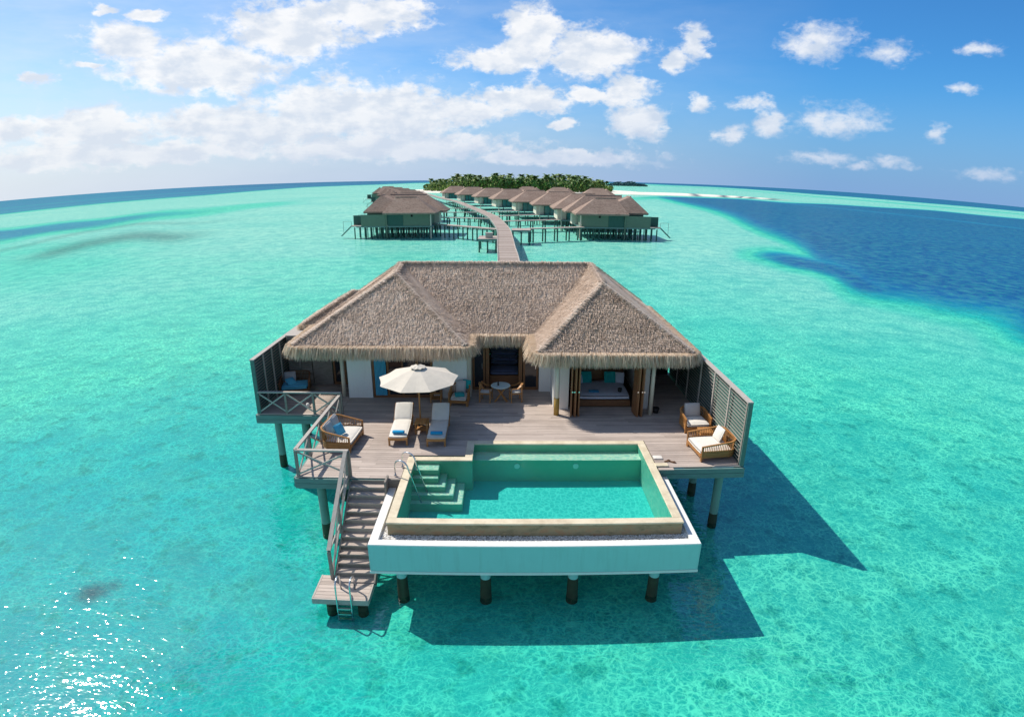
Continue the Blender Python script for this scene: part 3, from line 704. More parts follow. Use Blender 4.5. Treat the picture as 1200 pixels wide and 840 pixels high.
# louvred screens
def screen(label, x, y0, y1, zb, zt, s):
    t_ = thing('privacy_screen', label, 'screen', (x, y0, 0), 0, 'slatted privacy screens at the sides of the deck')
    sl_ = MB(); n = int((zt - zb - .1) / .125)
    for i in range(n):
        z = zb + .05 + i * .125; sl_.add([(x - .04 * s, y0 + .06, z + .06), (x - .04 * s, y1, z + .06), (x + .03 * s, y1, z), (x + .03 * s, y0 + .06, z),
                                    (x - .035 * s, y0 + .06, z + .077), (x - .035 * s, y1, z + .077), (x + .03 * s, y1, z + .022), (x + .03 * s, y0 + .06, z + .022)],
                                   [(0,3,2,1),(4,5,6,7),(0,1,5,4),(1,2,6,5),(2,3,7,6),(3,0,4,7)])
    obj('slats', sl_, GREYL, t_)
    bk = MB(); nn = int((y1 - y0) / .15)
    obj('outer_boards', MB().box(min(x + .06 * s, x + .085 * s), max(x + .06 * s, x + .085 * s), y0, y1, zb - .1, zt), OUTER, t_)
    for i in range(7):
        yy = y0 + .04 + i * (y1 - y0 - .08) / 6; obj('screen_post', MB().box(x - .075, x - .035, yy - .04, yy + .04, zb, zt) if s > 0 else MB().box(x + .035, x + .075, yy - .04, yy + .04, zb, zt), GREYL if i else GREY, t_)
    obj('cap', MB().box(x - .09, x + .10, y0 - .05, y1, zt, zt + .045), GREYL, t_)
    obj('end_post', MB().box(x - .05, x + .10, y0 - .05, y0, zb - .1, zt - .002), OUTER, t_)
screen('tall slatted screen with pale cap beside the two wicker armchairs on the right', 7.86, 16.28, 25.5, 0, 2.25, 1)
screen('tall slatted screen on the far left of the deck behind the shaded daybed', -10.13, 20.5, 25.9, 0, 2.25, -1)
sb = thing('timber_partition', 'dark slatted timber partition closing the back of the shaded left terrace', 'partition', (-9.2, 24.4, 0))
q_ = MB()
for i in range(20): q_.box(-10.0, -8.92, 23.85, 23.88, .03 + i * .112, .125 + i * .112)
obj('slats', q_, GREY, sb); obj('partition_post', MB().box(-9.5, -9.42, 23.8, 23.85, 0, 2.3), GREY, sb)

# ------------------------------------------------------------------ pool
PO = thing('plunge_pool', 'turquoise plunge pool with sandstone coping set in a white box over the water', 'swimming pool', (.8, 15, -1.2))
cop = MB(); zc = .03; CW = .26; xl, xr, yf, yb, ys, xs = -3.34, 4.94, 13.02, 18.15, 16.92, -1.42
def cbox(x0, x1, y0, y1, z0=-.02, z1=.03): cop.box(x0, x1, y0, y1, z0, z1)
cbox(xl, xr, yf, yf + CW); cbox(xl, xl + CW, yf + CW, ys); cbox(xl + CW, xs + CW, ys - CW, ys)
cbox(xs, xs + CW, ys, yb); cbox(xs + CW, xr, yb - CW, yb); cbox(xr - CW, xr, yf + CW, yb - CW)
cop.box(xr - .02, xr + .42, 16.23, 16.45, -.01, .045)
cp = obj('coping', cop, STONE, PO); soften(cp, .012)
sh = MB(); zi = -1.12
sh.box(xl + .03, xr - .03, yf + .03, yf + .2, -1.0, -.02); sh.box(xl + .03, xl + .2, yf + .2, ys - .05, -1.0, -.02); sh.box(xr - .2, xr - .03, yf + .2, 16.2, -1.0, -.02)
obj('outer_wall', sh, STAIN, PO)
ins = MB(); ix0, ix1, iy0, iy1 = xl + CW - .01, xr - CW + .01, yf + CW - .01, yb - CW + .01; iys = ys - CW + .01; ixs = xs + CW - .01
T_ = .02
ins.box(ix0 - T_, ix0, iy0, iys, zi, -.02).box(ix1, ix1 + T_, iy0, iy1, zi, -.02).box(ix0, ix1, iy0 - T_, iy0, zi, -.02)
ins.box(ix0, ixs, iys, iys + T_, zi, -.02).box(ixs - T_, ixs, iys + T_, iy1, zi, -.02).box(ixs, ix1, iy1, iy1 + T_, zi, -.02)
ins.box(ixs + .001, ix1, iy1 - .62, iy1, zi, -.30)                       # bench along the back
obj('lining', ins, TILEW, PO)
obj('bench_top', MB().box(ixs + .003, ix1 - .002, iy1 - .618, iy1 - .002, -.30, -.292), TILE, PO)  # pale slab laid on the bench to paint its sunlit top
stp = MB()
for k_, (sx, sy, z) in enumerate([(-2.25, 16.25, -.13), (-2.25, 16.02, -.31), (-2.0, 15.8, -.49), (-1.72, 15.58, -.67), (-1.42, 15.35, -.85)]):
    stp.box(ix0, sx, sy, iys - .0, zi, z + k_ * .0) if False else None
    prev = [(-2.25, 16.25), (-2.25, 16.02), (-2.0, 15.8), (-1.72, 15.58)][k_ - 1] if k_ else None
    if prev is None: stp.box(ix0 + .001, sx, sy, iys - .001, zi, z)
    else:
        stp.box(ix0 + .001, sx, sy, prev[1] - .001, zi, z)
        if sx > prev[0] + .01: stp.box(prev[0] + .001, sx, prev[1], iys - .001, zi, z)
obj('steps', stp, TILEW, PO)
tt = MB(); pv = None
for sx, sy, z in ((-2.25, 16.25, -.13), (-2.25, 16.02, -.31), (-2.0, 15.8, -.49), (-1.72, 15.58, -.67), (-1.42, 15.35, -.85)):
    if pv is None: tt.box(ix0 + .003, sx - .02, sy + .02, iys - .003, z, z + .008)
    else:
        tt.box(ix0 + .003, sx - .02, sy + .02, pv[1] - .003, z, z + .008)
        if sx > pv[0] + .01: tt.box(pv[0] + .003, sx - .02, pv[1] - .002, iys - .003, z, z + .008)
    pv = (sx, sy)
obj('step_treads', tt, TILE, PO)  # pale caps paint the sunlit tops of the steps
obj('pool_floor', MB().box(ix0 + .002, ix1 - .002, iy0 + .002, iys, zi - .06, zi).box(ixs + .002, ix1 - .002, iys, iy1 - .002, zi - .06, zi), TILED, PO)
def pwater_f(t):
    c = t.coord(); w1 = t.noise(c, 3.5, 3, .6, .3)
    nrm = t.bump(w1, .25, .05)
    lw = t.n.new('ShaderNodeFresnel'); lw.inputs[0].default_value = 1.33; t.l.new(nrm, lw.inputs['Normal'])
    gl = t.n.new('ShaderNodeBsdfGlossy'); gl.inputs['Roughness'].default_value = .05; t.l.new(nrm, gl.inputs['Normal'])
    wp = t.vmath('ADD', c, t.scale(t.vmath('SUBTRACT', t.noise(c, 5, 2, .6, 0, 1), (.5, .5, .5)), (.14, .14, 0)))
    e1 = t.voro(t.scale(wp, (1, 1, 0)), 6.0, 'DISTANCE_TO_EDGE'); a1 = t.mapr(e1, 0, .16, 1, 0, True)
    tint = t.mix(t.geo('Backfacing'), (.70, .93, .90), t.mix(a1, (.42, .70, .72), (1, 1, 1)))  # caustic lines painted into the underside tint, no real focusing
    tr = t.n.new('ShaderNodeBsdfTransparent'); t.l.new(tint, tr.inputs[0])
    mx = t.n.new('ShaderNodeMixShader'); t.l.new(t.math('MULTIPLY', lw.outputs[0], .8), mx.inputs[0]); t.l.new(tr.outputs[0], mx.inputs[1]); t.l.new(gl.outputs[0], mx.inputs[2])
    return mx.outputs[0]
PWATER = mat('pool_water', pwater_f)
obj('pool_water', MB().add([(ix0, iy0, -.022), (ix1, iy0, -.022), (ix1, iy1, -.022), (ixs, iy1, -.022), (ixs, iys, -.022), (ix0, iys, -.022)], [(0, 1, 2, 3, 4, 5)]), PWATER, PO)
jt = MB()
for jx in (.35, 2.4): jt.cyl((jx, iy1 - .625, -.52), (jx, iy1 - .64, -.52), .10, None, 16)
obj_split('pool_light', jt, WHITE, PO)
# white box
BX0, BX1, BY0, BZ0, BZ1 = -3.74, 5.29, 12.44, -1.2, -.28
wb = MB(); tw = .24
wb.box(BX0, BX1, BY0, BY0 + tw, BZ0 + .004, BZ1); wb.box(BX0, BX0 + tw, BY0 + tw, 15.40, BZ0 + .004, BZ1); wb.box(BX1 - tw, BX1, BY0 + tw, 16.1, BZ0 + .004, BZ1)
wb.box(BX0 + .01, BX1 - .01, BY0 + .01, 17.9, BZ0 - .02, BZ0)
wb.box(-1.9, BX1 - .02, 17.9, 18.1, BZ0 - .02, -.36)
o = obj('white_box', wb, WHITE, PO); soften(o, .015)
def bounce_f(t):
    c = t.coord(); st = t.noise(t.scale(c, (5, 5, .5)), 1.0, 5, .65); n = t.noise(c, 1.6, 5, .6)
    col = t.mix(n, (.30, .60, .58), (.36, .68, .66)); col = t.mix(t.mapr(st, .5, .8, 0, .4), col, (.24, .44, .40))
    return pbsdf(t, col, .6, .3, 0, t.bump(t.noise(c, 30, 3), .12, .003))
BOUNCE = mat('bounce_tinted_render', bounce_f)  # white render in shade, with the lagoon's teal bounce painted in
obj('front_bounce_panel', MB().box(BX0, BX1, BY0 - .012, BY0 - .002, BZ0 + .06, BZ1 - .02), BOUNCE, PO)  # thin sheet added over the white box to carry the painted bounce
obj('side_bounce_panel', MB().box(BX1 + .002, BX1 + .012, BY0, 16.1, BZ0 + .06, BZ1 - .02), BOUNCE, PO)  # added sheet, same painted water bounce on the right side
obj('box_drip_edge', MB().box(BX0 - .02, BX1 + .02, BY0 - .02, BY0, BZ0 - .03, BZ0 + .05), WHITE, PO)
gb = MB().box(BX0 + tw, BX1 - tw, BY0 + tw, yf + .03, -.5, -.40).box(BX0 + tw, xl + .03, yf + .03, 15.4, -.5, -.40).box(xr - .03, BX1 - tw, yf + .03, 16.1, -.5, -.40)
gbo = obj('gravel_bed', gb, plain('gravel_base', (.45, .42, .38), .9, .1, 0, .3, 30), PO)
peb = MB()
ico = [(0,0,1),(.89,0,.45),(.28,.85,.45),(-.72,.53,.45),(-.72,-.53,.45),(.28,-.85,.45),(0,0,-.3)]
icf = [(0,1,2),(0,2,3),(0,3,4),(0,4,5),(0,5,1),(6,2,1),(6,3,2),(6,4,3),(6,5,4),(6,1,5)]
def pebbles(x0, x1, y0, y1, n):
    for _ in range(n):
        px_, py_ = random.uniform(x0, x1), random.uniform(y0, y1); s_ = random.uniform(.013, .028); a_ = random.uniform(0, 6.3); fx = random.uniform(.8, 1.5)
        ca, sa = math.cos(a_), math.sin(a_)
        peb.add([(px_ + (x * fx * ca - y * sa) * s_, py_ + (x * fx * sa + y * ca) * s_, -.395 + random.uniform(0, .012) + z * s_ * .8) for x, y, z in ico], icf)
pebbles(BX0 + tw, BX1 - tw, BY0 + tw, yf + .02, 5200); pebbles(BX0 + tw, xl + .02, yf, 15.3, 900); pebbles(xr, BX1 - tw, yf, 15.9, 800)
po_ = obj('pebbles', peb, GRAVEL, PO); po_['kind'] = 'stuff'
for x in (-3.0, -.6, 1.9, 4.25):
    o = obj('pile', MB().cyl((x, 12.95, -1.72), (x, 12.95, BZ0 - .02), .15, None, 16, False), BOUNCE, PO, True)  # white piles, water bounce painted into their colour
    obj('wet_base', MB().cyl((x, 12.95, -1.72), (x, 12.95, -2.3), .152, .165, 14, False).cyl((x, 12.95, -2.3), (x, 12.95, -3.3), .165, .20, 14, False), WET, o, True)
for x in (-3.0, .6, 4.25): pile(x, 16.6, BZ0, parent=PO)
obj('side_wall', MB().box(-3.74, -3.36, 15.41, 15.49, -.5, .0).box(-3.80, -3.74, 15.05, 15.49, -.5, .12), GREY, PO)
def hoop(x, y, dx, dy, h, parent, r=.024, drop=-.7, m_=STEEL):
    pts = [(x, y, 0)]
    for i in range(13):
        a_ = math.pi * i / 12; k_ = (1 - math.cos(a_)) / 2; pts.append((x + dx * .55 * k_, y + dy * .55 * k_, h * .62 + h * .38 * math.sin(a_)))
    pts.append((x + dx, y + dy, drop)); obj('handrail', MB().tube(pts, r, 8), m_, parent, True)
PLd = thing('pool_ladder', 'pair of curved steel handrails at the corner of the plunge pool', 'pool ladder', (-3.45, 15.7, .03))
hoop(-3.55, 15.62, .85, -.42, .62, PLd); hoop(-3.42, 16.18, .85, -.42, .62, PLd)
obj_split('anchor_plate', MB().cyl((-3.55, 15.62, .0), (-3.55, 15.62, .05), .05).cyl((-3.42, 16.18, .0), (-3.42, 16.18, .05), .05), STEEL, PLd)

# ------------------------------------------------------------------ stair down to the sea
ST = thing('timber_staircase', 'weathered timber staircase going down from the deck to the sea', 'staircase', (-4.4, 14, -1.9))
sx0, sx1 = -4.92, -3.80; n_st = 12; run = 2.62 / n_st; rise = 1.86 / n_st; y_ = 15.42
tr_ = MB(); ri = MB()
for i in range(n_st):
    yt = 15.44 - run * i; z = -rise * (i + 1); xa, xb = sx0 + .0, sx1 - .0
    tr_.box(xa, xb, yt - run - .03, yt - run / 2 - .003, z - .04, z).box(xa, xb, yt - run / 2 + .003, yt - .02, z - .04, z)
obj('treads', tr_, DECK, ST)
for i in range(n_st): ri.box(sx0 + .01, sx1 - .01, 15.44 - run * i - .018, 15.44 - run * i - .002, -rise * (i + 1) - .16, -rise * i - .042 if i else -.04)
obj('risers', ri, GREY, ST)
stg = MB()
for x in (sx0 - .045, sx1 + .0): stg.bar((x + .02, 15.44, -.16), (x + .02, 12.85, -1.99), .05, .26)
obj_split('stringers', stg, GREY, ST)
PZ = -1.9
lp = MB()
for i in range(7): lp.box(-5.36, -3.84, 12.12 + i * .14, 12.25 + i * .14, PZ - .04, PZ)
obj('landing', lp, DECK, ST)
obj_split('landing_frame', MB().box(-5.40, -3.80, 12.06, 12.11, PZ - .17, PZ + .003).box(-5.41, -5.365, 12.12, 13.1, PZ - .17, PZ + .003).box(-3.835, -3.79, 12.12, 13.1, PZ - .17, PZ + .003), GREYL, ST)
for x in (-4.95, -4.05): obj('pile', MB().cyl((x, 12.35, PZ - .05), (x, 12.3, -2.25), .13, .14, 12, False).cyl((x, 12.3, -2.25), (x, 12.3, -3.3), .14, .17, 12, False), WET, ST, True)
p0, p1 = Vector((sx0 - .12, 15.45, .0)), Vector((sx0 - .12, 12.95, -1.86)); hv = Vector((0, 0, .95))
obj('handrail', MB().bar(p0 + hv, p1 + hv, .12, .05), GREYL, ST)
for k_ in (0, .5, 1): a_ = p0.lerp(p1, k_); obj('rail_post', MB().bar(a_ - Vector((0, 0, .25)), a_ + hv * .97, .085, .085, (0, 1, 0)), GREY, ST)
for k_ in (0, .5):
    a_, b_ = p0.lerp(p1, k_), p0.lerp(p1, k_ + .5)
    obj('cross_brace', MB().bar(a_ + hv * .1, b_ + hv * .92, .035, .055).bar(a_ + hv * .92 + Vector((.036, 0, 0)), b_ + hv * .1 + Vector((.036, 0, 0)), .035, .055), GREYL, ST)
obj('lower_rail', MB().bar(p0 + hv * .12, p1 + hv * .12, .05, .07), GREYL, ST)
SL = thing('sea_ladder', 'curved stainless steel bathing ladder on the lower stair landing', 'ladder', (-4.45, 12.1, PZ))
for x in (-4.68, -4.28):
    pts = [(x, 12.52, PZ)] + [(x, 12.30 + .22 * math.cos(a), PZ + .42 + .16 * math.sin(a)) for a in np.linspace(0, math.pi, 9)] + [(x, 12.02, PZ - .3), (x, 11.98, -2.95)]
    obj('side_rail', MB().tube(pts, .024, 8), STEEL, SL, True)
for z in (-2.15, -2.33, -2.52, -2.7): obj('rung', MB().box(-4.66, -4.30, 11.95, 12.03, z, z + .025), STEEL, SL)

# ------------------------------------------------------------------ furniture
def lounger(x, y, rz, label):
    t_ = thing('sun_lounger', label, 'sun lounger', (x, y, 0), rz, 'cream sun loungers under the parasol', False)
    Wd, Ln, hz = .68, 1.5, .27
    fr_ = MB().box(-Wd/2, -Wd/2 + .05, 0, 2.0, hz - .06, hz + .03).box(Wd/2 - .05, Wd/2, 0, 2.0, hz - .06, hz + .03).box(-Wd/2, Wd/2, -.03, .0, hz - .07, hz + .03).box(-Wd/2, Wd/2, 2.0, 2.04, hz - .06, hz + .02)
    for i in range(14): fr_.box(-Wd/2 + .05, Wd/2 - .05, .05 + i * .14, .13 + i * .14, hz - .03, hz - .012)
    soften(obj('frame', fr_, TEAK, t_), .006)
    for px_, py_ in ((-Wd/2 + .03, .02), (Wd/2 - .03, .02), (-Wd/2 + .03, 1.75), (Wd/2 - .03, 1.75)): obj('leg', MB().box(px_ - .03, px_ + .03, py_ - .035, py_ + .035, 0, hz - .06), TEAK, t_)
    obj('seat_cushion', MB().pad(-.33, .33, 0, Ln, hz, hz + .10, .012), CUSH, t_, True)
    Mx = Matrix.Translation((0, Ln, hz + .03)) @ Matrix.Rotation(R(33), 4, 'X')
    obj('back_cushion', MB().pad(-.33, .33, 0.0, .80, 0, .09, .012, 8, Mx), CUSH, t_, True)
    bf = MB(); q0 = Mx @ Vector((-.33, 0, -.02)); q1 = Mx @ Vector((-.33, .8, -.02)); bf.bar(q0, q1, .04, .04); q0.x = q1.x = .33; bf.bar(q0, q1, .04, .04)
    bf.bar((-.3, Ln + .5, hz), (-.3, Ln + .55, hz + .33), .03, .03).bar((.3, Ln + .5, hz), (.3, Ln + .55, hz + .33), .03, .03)
    obj_split('back_frame', bf, TEAK, t_); return t_
lounger(-3.86, 17.78, R(3), 'cream cushioned sun lounger left of the parasol pole')
lounger(-2.50, 17.72, R(1), 'cream cushioned sun lounger right of the parasol pole, in its shade')
def towel(x, y, z, label, m_=BLUE, lx=.42, rz=0):
    mb = MB(); c_ = Matrix.Translation((x, y, z)) @ Matrix.Rotation(rz, 4, 'Z')
    pts = []; n = 14; vs = []
    for xx in np.linspace(-lx/2, lx/2, 9):
        sc_ = 1 - .12 * (abs(xx) / (lx/2)) ** 6
        for k in range(n):
            a_ = 2 * math.pi * k / n; r_ = (.055 + .006 * math.sin(3 * a_)) * sc_; vs.append(c_ @ Vector((xx, .085 / .055 * r_ * math.cos(a_), .055 + r_ * math.sin(a_))))
    fs = [(i * n + k, i * n + (k + 1) % n, (i + 1) * n + (k + 1) % n, (i + 1) * n + k) for i in range(8) for k in range(n)] + [tuple(range(n - 1, -1, -1)), tuple(range(8 * n, 9 * n))]
    mb.add(vs, fs); tag(obj('rolled_towel', mb, m_, None, True), label, 'towel', 'blue towels on the loungers')
towel(-3.86, 17.98, .385, 'rolled blue towel on the foot of the left sun lounger'); towel(-2.50, 17.92, .385, 'rolled blue towel on the foot of the right sun lounger')
# side table
def small_table(x, y, w_, h_, label, rz=0, nm='side_table'):
    t_ = thing(nm, label, 'side table', (x, y, 0), rz, None, False)
    tp = MB()
    for i in range(5): a_ = -w_/2 + i * w_/5; tp.box(a_ + .004, a_ + w_/5 - .004, -w_/2, w_/2, h_ - .03, h_)
    obj('table_top', tp, TEAK, t_)
    for a_, b_ in ((-1,-1),(1,-1),(1,1),(-1,1)): obj('leg', MB().box(a_*w_*.42-.025, a_*w_*.42+.025, b_*w_*.42-.025, b_*w_*.42+.025, 0, h_-.03), TEAK, t_)
    obj('lower_shelf', MB().box(-w_*.40, w_*.40, -w_*.40, w_*.40, .14, .16), TEAK, t_); return t_
small_table(-3.16, 18.92, .50, .45, 'small square teak table between the two sun loungers')
# parasol
UX, UY = -3.30, 19.42
U = thing('parasol', 'large round cream parasol with wooden pole over the loungers', 'parasol', (UX, UY, 0))
cv = MB(); nr = 9; zt_, zr_, rr_ = 2.40, 1.93, 1.50; rows = 7; ph = .25
vs = [(UX, UY, zt_)]; 
for j in range(1, rows + 1):
    f_ = j / rows
    for k in range(nr * 6):
        a_ = 2 * math.pi * k / (nr * 6) + ph; u = (k % 6) / 6; sag = math.sin(math.pi * u)
        r_ = rr_ * f_ * (1 - .085 * sag * f_); z = zt_ - (zt_ - zr_) * (f_ ** 1.12) - .02 * sag * f_ + (.0 if j < rows else -.0)
        vs.append((UX + r_ * math.cos(a_), UY + r_ * math.sin(a_), z))
m_ = nr * 6; fs = [(0, 1 + k, 1 + (k + 1) % m_) for k in range(m_)]
for j in range(rows - 1):
    for k in range(m_): a_ = 1 + j * m_ + k; b_ = 1 + j * m_ + (k + 1) % m_; fs.append((a_, a_ + m_, b_ + m_, b_))
cv.add(vs, fs); co = obj('canopy', cv, CANV, U, False)
sol = co.modifiers.new('thick', 'SOLIDIFY'); sol.thickness = .006
vn = MB(); vs = [(UX, UY, zt_ + .075)] + [(UX + .30 * (1 - .08 * (k % 2)) * math.cos(2*math.pi*k/18 + ph), UY + .30 * (1 - .08 * (k % 2)) * math.sin(2*math.pi*k/18 + ph), zt_ - .025 + .03 * (k % 2)) for k in range(18)]
vn.add(vs, [(0, 1 + k, 1 + (k + 1) % 18) for k in range(18)]); obj('vent_cap', vn, CANV, co)
obj('finial', MB().cyl((UX, UY, zt_ + .05), (UX, UY, zt_ + .16), .03, .012), DTEAK, U)
obj('pole', MB().cyl((UX, UY, .05), (UX, UY, zt_ + .04), .028, None, 12), TEAK, U, True)
for k in range(nr):
    a_ = 2 * math.pi * k / nr + ph; r_ = obj('rib', MB().bar((UX, UY, zt_ - .03), (UX + rr_ * .98 * math.cos(a_), UY + rr_ * .98 * math.sin(a_), zr_ - .02), .02, .02), TEAK, U)
obj('base', MB().cyl((UX, UY, 0), (UX, UY, .07), .27, .25, 24).cyl((UX, UY, .07), (UX, UY, .35), .04), plain('dark_metal', (.05, .045, .04), .5, .5), U)

def club(x, y, rz, w_, d_, label, cush=CUSH, pillows=(), sz=.40, backh=.78, group='teak armchairs with loose cushions', wood_=TEAK, backcush=True, nm='armchair', cat='armchair', bm=None):
    """low curved wicker-and-teak seat; front faces local -Y"""
    t_ = thing(nm, label, cat, (x, y, 0), rz, group, False)
    path = []; rad = .28; hx, hy = w_/2, d_/2
    path.append(Vector((-hx, -hy + .04, 0)))
    for a in np.linspace(180, 90, 7): path.append(Vector((-hx + rad + rad * math.cos(R(a)), hy - rad + rad * math.sin(R(a)), 0)))
    for a in np.linspace(90, 0, 7): path.append(Vector((hx - rad + rad * math.cos(R(a)), hy - rad + rad * math.sin(R(a)), 0)))
    path.append(Vector((hx, -hy + .04, 0)))
    def hgt(p): f_ = min(1, max(0, (p.y + hy) / d_)); return .55 + (backh - .55) * f_ ** 1.3
    rail = MB()
    for p, q in zip(path, path[1:]):
        rail.bar(p * 1.02 + Vector((0, 0, hgt(p))), q * 1.02 + Vector((0, 0, hgt(q))), .055, .04)
    for p in (path[0], path[-1]): rail.bar(p + Vector((0, 0, .0)), p * 1.02 + Vector((0, 0, hgt(p) + .015)), .05, .05, (0, 1, 0))
    obj('arm_rail', rail, wood_, t_)
    slt = MB(); tot = 0
    for p, q in zip(path, path[1:]):
        n = max(1, int((q - p).length / .062))
        for i in range(n):
            a_ = p.lerp(q, (i + .5) / n); slt.bar(a_ * .97 + Vector((0, 0, .13)), a_ * 1.015 + Vector((0, 0, hgt(a_) - .01)), .026, .018, (0, 1, 0))
    obj('back_slats', slt, wood_, t_)
    wk = MB()
    for p, q in zip(path, path[1:]):
        for z in np.arange(.14, .38, .028): wk.bar(p * 1.01 + Vector((0, 0, z)), q * 1.01 + Vector((0, 0, z)), .02, .022)
    obj('woven_skirt', wk, wood_, t_)
    fr_ = MB().box(-hx + .03, hx - .03, -hy, -hy + .06, .14, .25).box(-hx + .04, hx - .04, -hy + .06, hy - .12, .18, .23)
    soften(obj('seat_frame', fr_, wood_, t_), .006)
    for a_, b_ in ((-hx + .05, -hy + .05), (hx - .05, -hy + .05), (hx - .22, hy - .12), (-hx + .22, hy - .12)): obj('leg', MB().box(a_ - .03, a_ + .03, b_ - .03, b_ + .03, 0, .16), wood_, t_)
    obj('seat_cushion', MB().pad(-hx + .06, hx - .06, -hy - .01, hy - .13, .24, .24 + sz - .24, .03), cush, t_, True)
    if backcush:
        nb = 2 if w_ > 1.25 else 1
        for i in range(nb):
            cw = (w_ - .34) / nb; x0 = -hx + .17 + i * cw
            Mx = Matrix.Translation((x0 + cw/2, hy - .24, sz + .0)) @ Matrix.Rotation(R(72), 4, 'X')
            obj('back_cushion', MB().pad(-cw/2 + .01, cw/2 - .01, .0, .52, -.07, .07, .05, 8, Mx), bm or cush, t_, True)
    return t_
def pillow(x, y, z, rz, tilt, label, m_, s_=.42, th=.06):
    Mx = Matrix.Translation((x, y, z)) @ Matrix.Rotation(rz, 4, 'Z') @ Matrix.Rotation(R(tilt), 4, 'X')
    tag(obj('pillow', MB().pad(-s_/2, s_/2, -s_/2, s_/2, -th/2, th/2, .05, 8, Mx), m_, None, True), label, 'cushion', 'loose cushions')
club(-5.88, 17.95, R(86), 1.46, 1.08, 'two seat teak sofa with cream seat at the left railing', CUSH, nm='sofa', cat='sofa', bm=CUSHG, backh=.82)
pillow(-5.90, 17.72, .64, R(66), 62, 'bright blue square cushion on the sofa at the left railing', LBLUE, .42)
club(7.15, 19.25, R(4), .98, .92, 'teak armchair with grey back cushion beside the right screen', CUSH, bm=CUSHG, backh=.72)
club(7.12, 17.22, R(-84), 1.22, 1.30, 'deep curved teak armchair with white cushions nearest the right deck corner', CUSH, backh=.72, backcush=False)
pillow(7.42, 17.40, .66, R(-80), 68, 'white square cushion leaning in the curved armchair', CUSH, .48)
small_table(7.30, 18.36, .5, .34, 'low teak side table between the two right armchairs')
club(-9.45, 23.0, R(12), 1.25, 1.0, 'dark teak daybed chair in the shade of the left terrace', LBLUE, wood_=DTEAK, bm=CUSHG, nm='daybed', cat='daybed', backcush=False)
pillow(-9.75, 23.2, .60, R(20), 55, 'lilac grey cushion at the back of the shaded daybed', CUSHG, .5); pillow(-9.6, 22.85, .52, R(50), 30, 'pale blue cushion at the side of the shaded daybed', LBLUE, .42)
# chaise by the white wall
club(-1.98, 21.75, R(-6), .78, .80, 'teak easy chair against the white wall beside the parasol', CUSH, backh=.75, bm=CUSHG)
pillow(-1.98, 21.55, .46, R(10), 4, 'patterned teal cushion lying on the easy chair seat', TEAL, .40); pillow(-1.72, 22.08, .72, R(-20), 70, 'teal cushion propped behind the easy chair back', TEAL, .38)
small_table(-3.0, 21.95, .5, .42, 'low wooden table against the white wall behind the parasol')
tag(obj('lantern', MB().box(-3.0, -2.86, 21.88, 22.02, .42, .60).box(-2.97, -2.89, 21.91, 21.99, .6, .66), BLACK), 'small black lantern on the low table behind the parasol', 'lantern')
# dining set
TB = thing('round_table', 'round pale topped folding table between the two dining chairs', 'table', (-.28, 21.95, 0))
o = obj('table_top', MB().lathe([(0, .70), (.40, .70), (.415, .715), (.40, .73), (0, .73)], 32, (-.28, 21.95, 0)), PIMG, TB, False)
for a_ in (R(20), R(70 + 90)):
    dx, dy = .28 * math.cos(a_), .28 * math.sin(a_); obj('leg', MB().bar((-.28 - dx, 21.95 - dy, 0), (-.28 + dx, 21.95 + dy, .70), .035, .035), TEAK, TB); obj('leg', MB().bar((-.28 + dx + .04, 21.95 - dy + .04, 0), (-.28 - dx + .04, 21.95 + dy + .04, .70), .035, .035), TEAK, TB)
def dchair(x, y, rz, label):
    t_ = thing('dining_chair', label, 'chair', (x, y, 0), rz, 'dining chairs at the round table', False)
    obj('seat', MB().box(-.24, .24, -.24, .24, .38, .42), TEAK, t_); obj('seat_cushion', MB().pad(-.22, .22, -.22, .22, .42, .48, .01), CUSH, t_, True)
    for a_, b_, h_ in ((-.22,-.22,.62),(.22,-.22,.62),(.22,.22,.80),(-.22,.22,.80)): obj('leg', MB().box(a_-.022, a_+.022, b_-.022, b_+.022, 0, h_ if 1 else .4), TEAK, t_)
    bk = MB()
    for i in range(9):
        a0, a1 = R(0 + i * 20), R(20 + i * 20)
        f = lambda a: Vector((.25 * math.cos(a), .03 + .24 * math.sin(a), .62 + .18 * math.sin(a)))
        bk.bar(f(a0), f(a1), .10, .028)
    bk.bar((.25, .03, .62), (.24, -.22, .62), .045, .03).bar((-.25, .03, .62), (-.24, -.22, .62), .045, .03)
    for xx in (-.12, 0, .12): bk.bar((xx, .22, .42), (xx, .26, .78), .05, .015)
    obj('backrest', bk, TEAK, t_)
dchair(-.90, 22.0, R(80), 'teak dining chair left of the round table'); dchair(.36, 22.0, R(-80), 'teak dining chair right of the round table')
tag(obj('bottle', MB().lathe([(0,.73),(.035,.73),(.035,.86),(.012,.91),(.012,.96),(0,.96)], 12, (-.38, 21.9, 0)), BLACK, None, True), 'small dark bottle on the round table', 'bottle')
# bed
BD = thing('bed', 'low wide bed with white linen in the open bedroom on the right', 'bed', (3.9, 22, 0))
soften(obj('bed_base', MB().box(2.78, 5.12, 21.36, 23.4, .03, .30), DTEAK, BD), .02)
obj('mattress', MB().pad(2.80, 5.10, 21.35, 23.3, .30, .52, .01), SHEET, BD, True)
obj('headboard', MB().box(2.7, 5.2, 23.42, 23.55, .03, .95), DTEAK, BD)
pillow(3.45, 22.95, .74, 0, 68, 'teal cushion standing on the left half of the bed', TEAL, .5); pillow(4.50, 22.95, .74, 0, 68, 'teal cushion standing on the right half of the bed', TEAL, .5)
pillow(3.05, 22.85, .68, R(8), 60, 'white pillow at the left edge of the bed', SHEET, .48); pillow(4.9, 23.0, .70, R(-8), 68, 'white pillow at the right edge of the bed', SHEET, .48)
tag(obj('folded_cloth', MB().pad(3.42, 3.85, 21.65, 21.9, .525, .57, .01), BLUE, None, True), 'folded blue cloth near the foot of the bed', 'cloth')
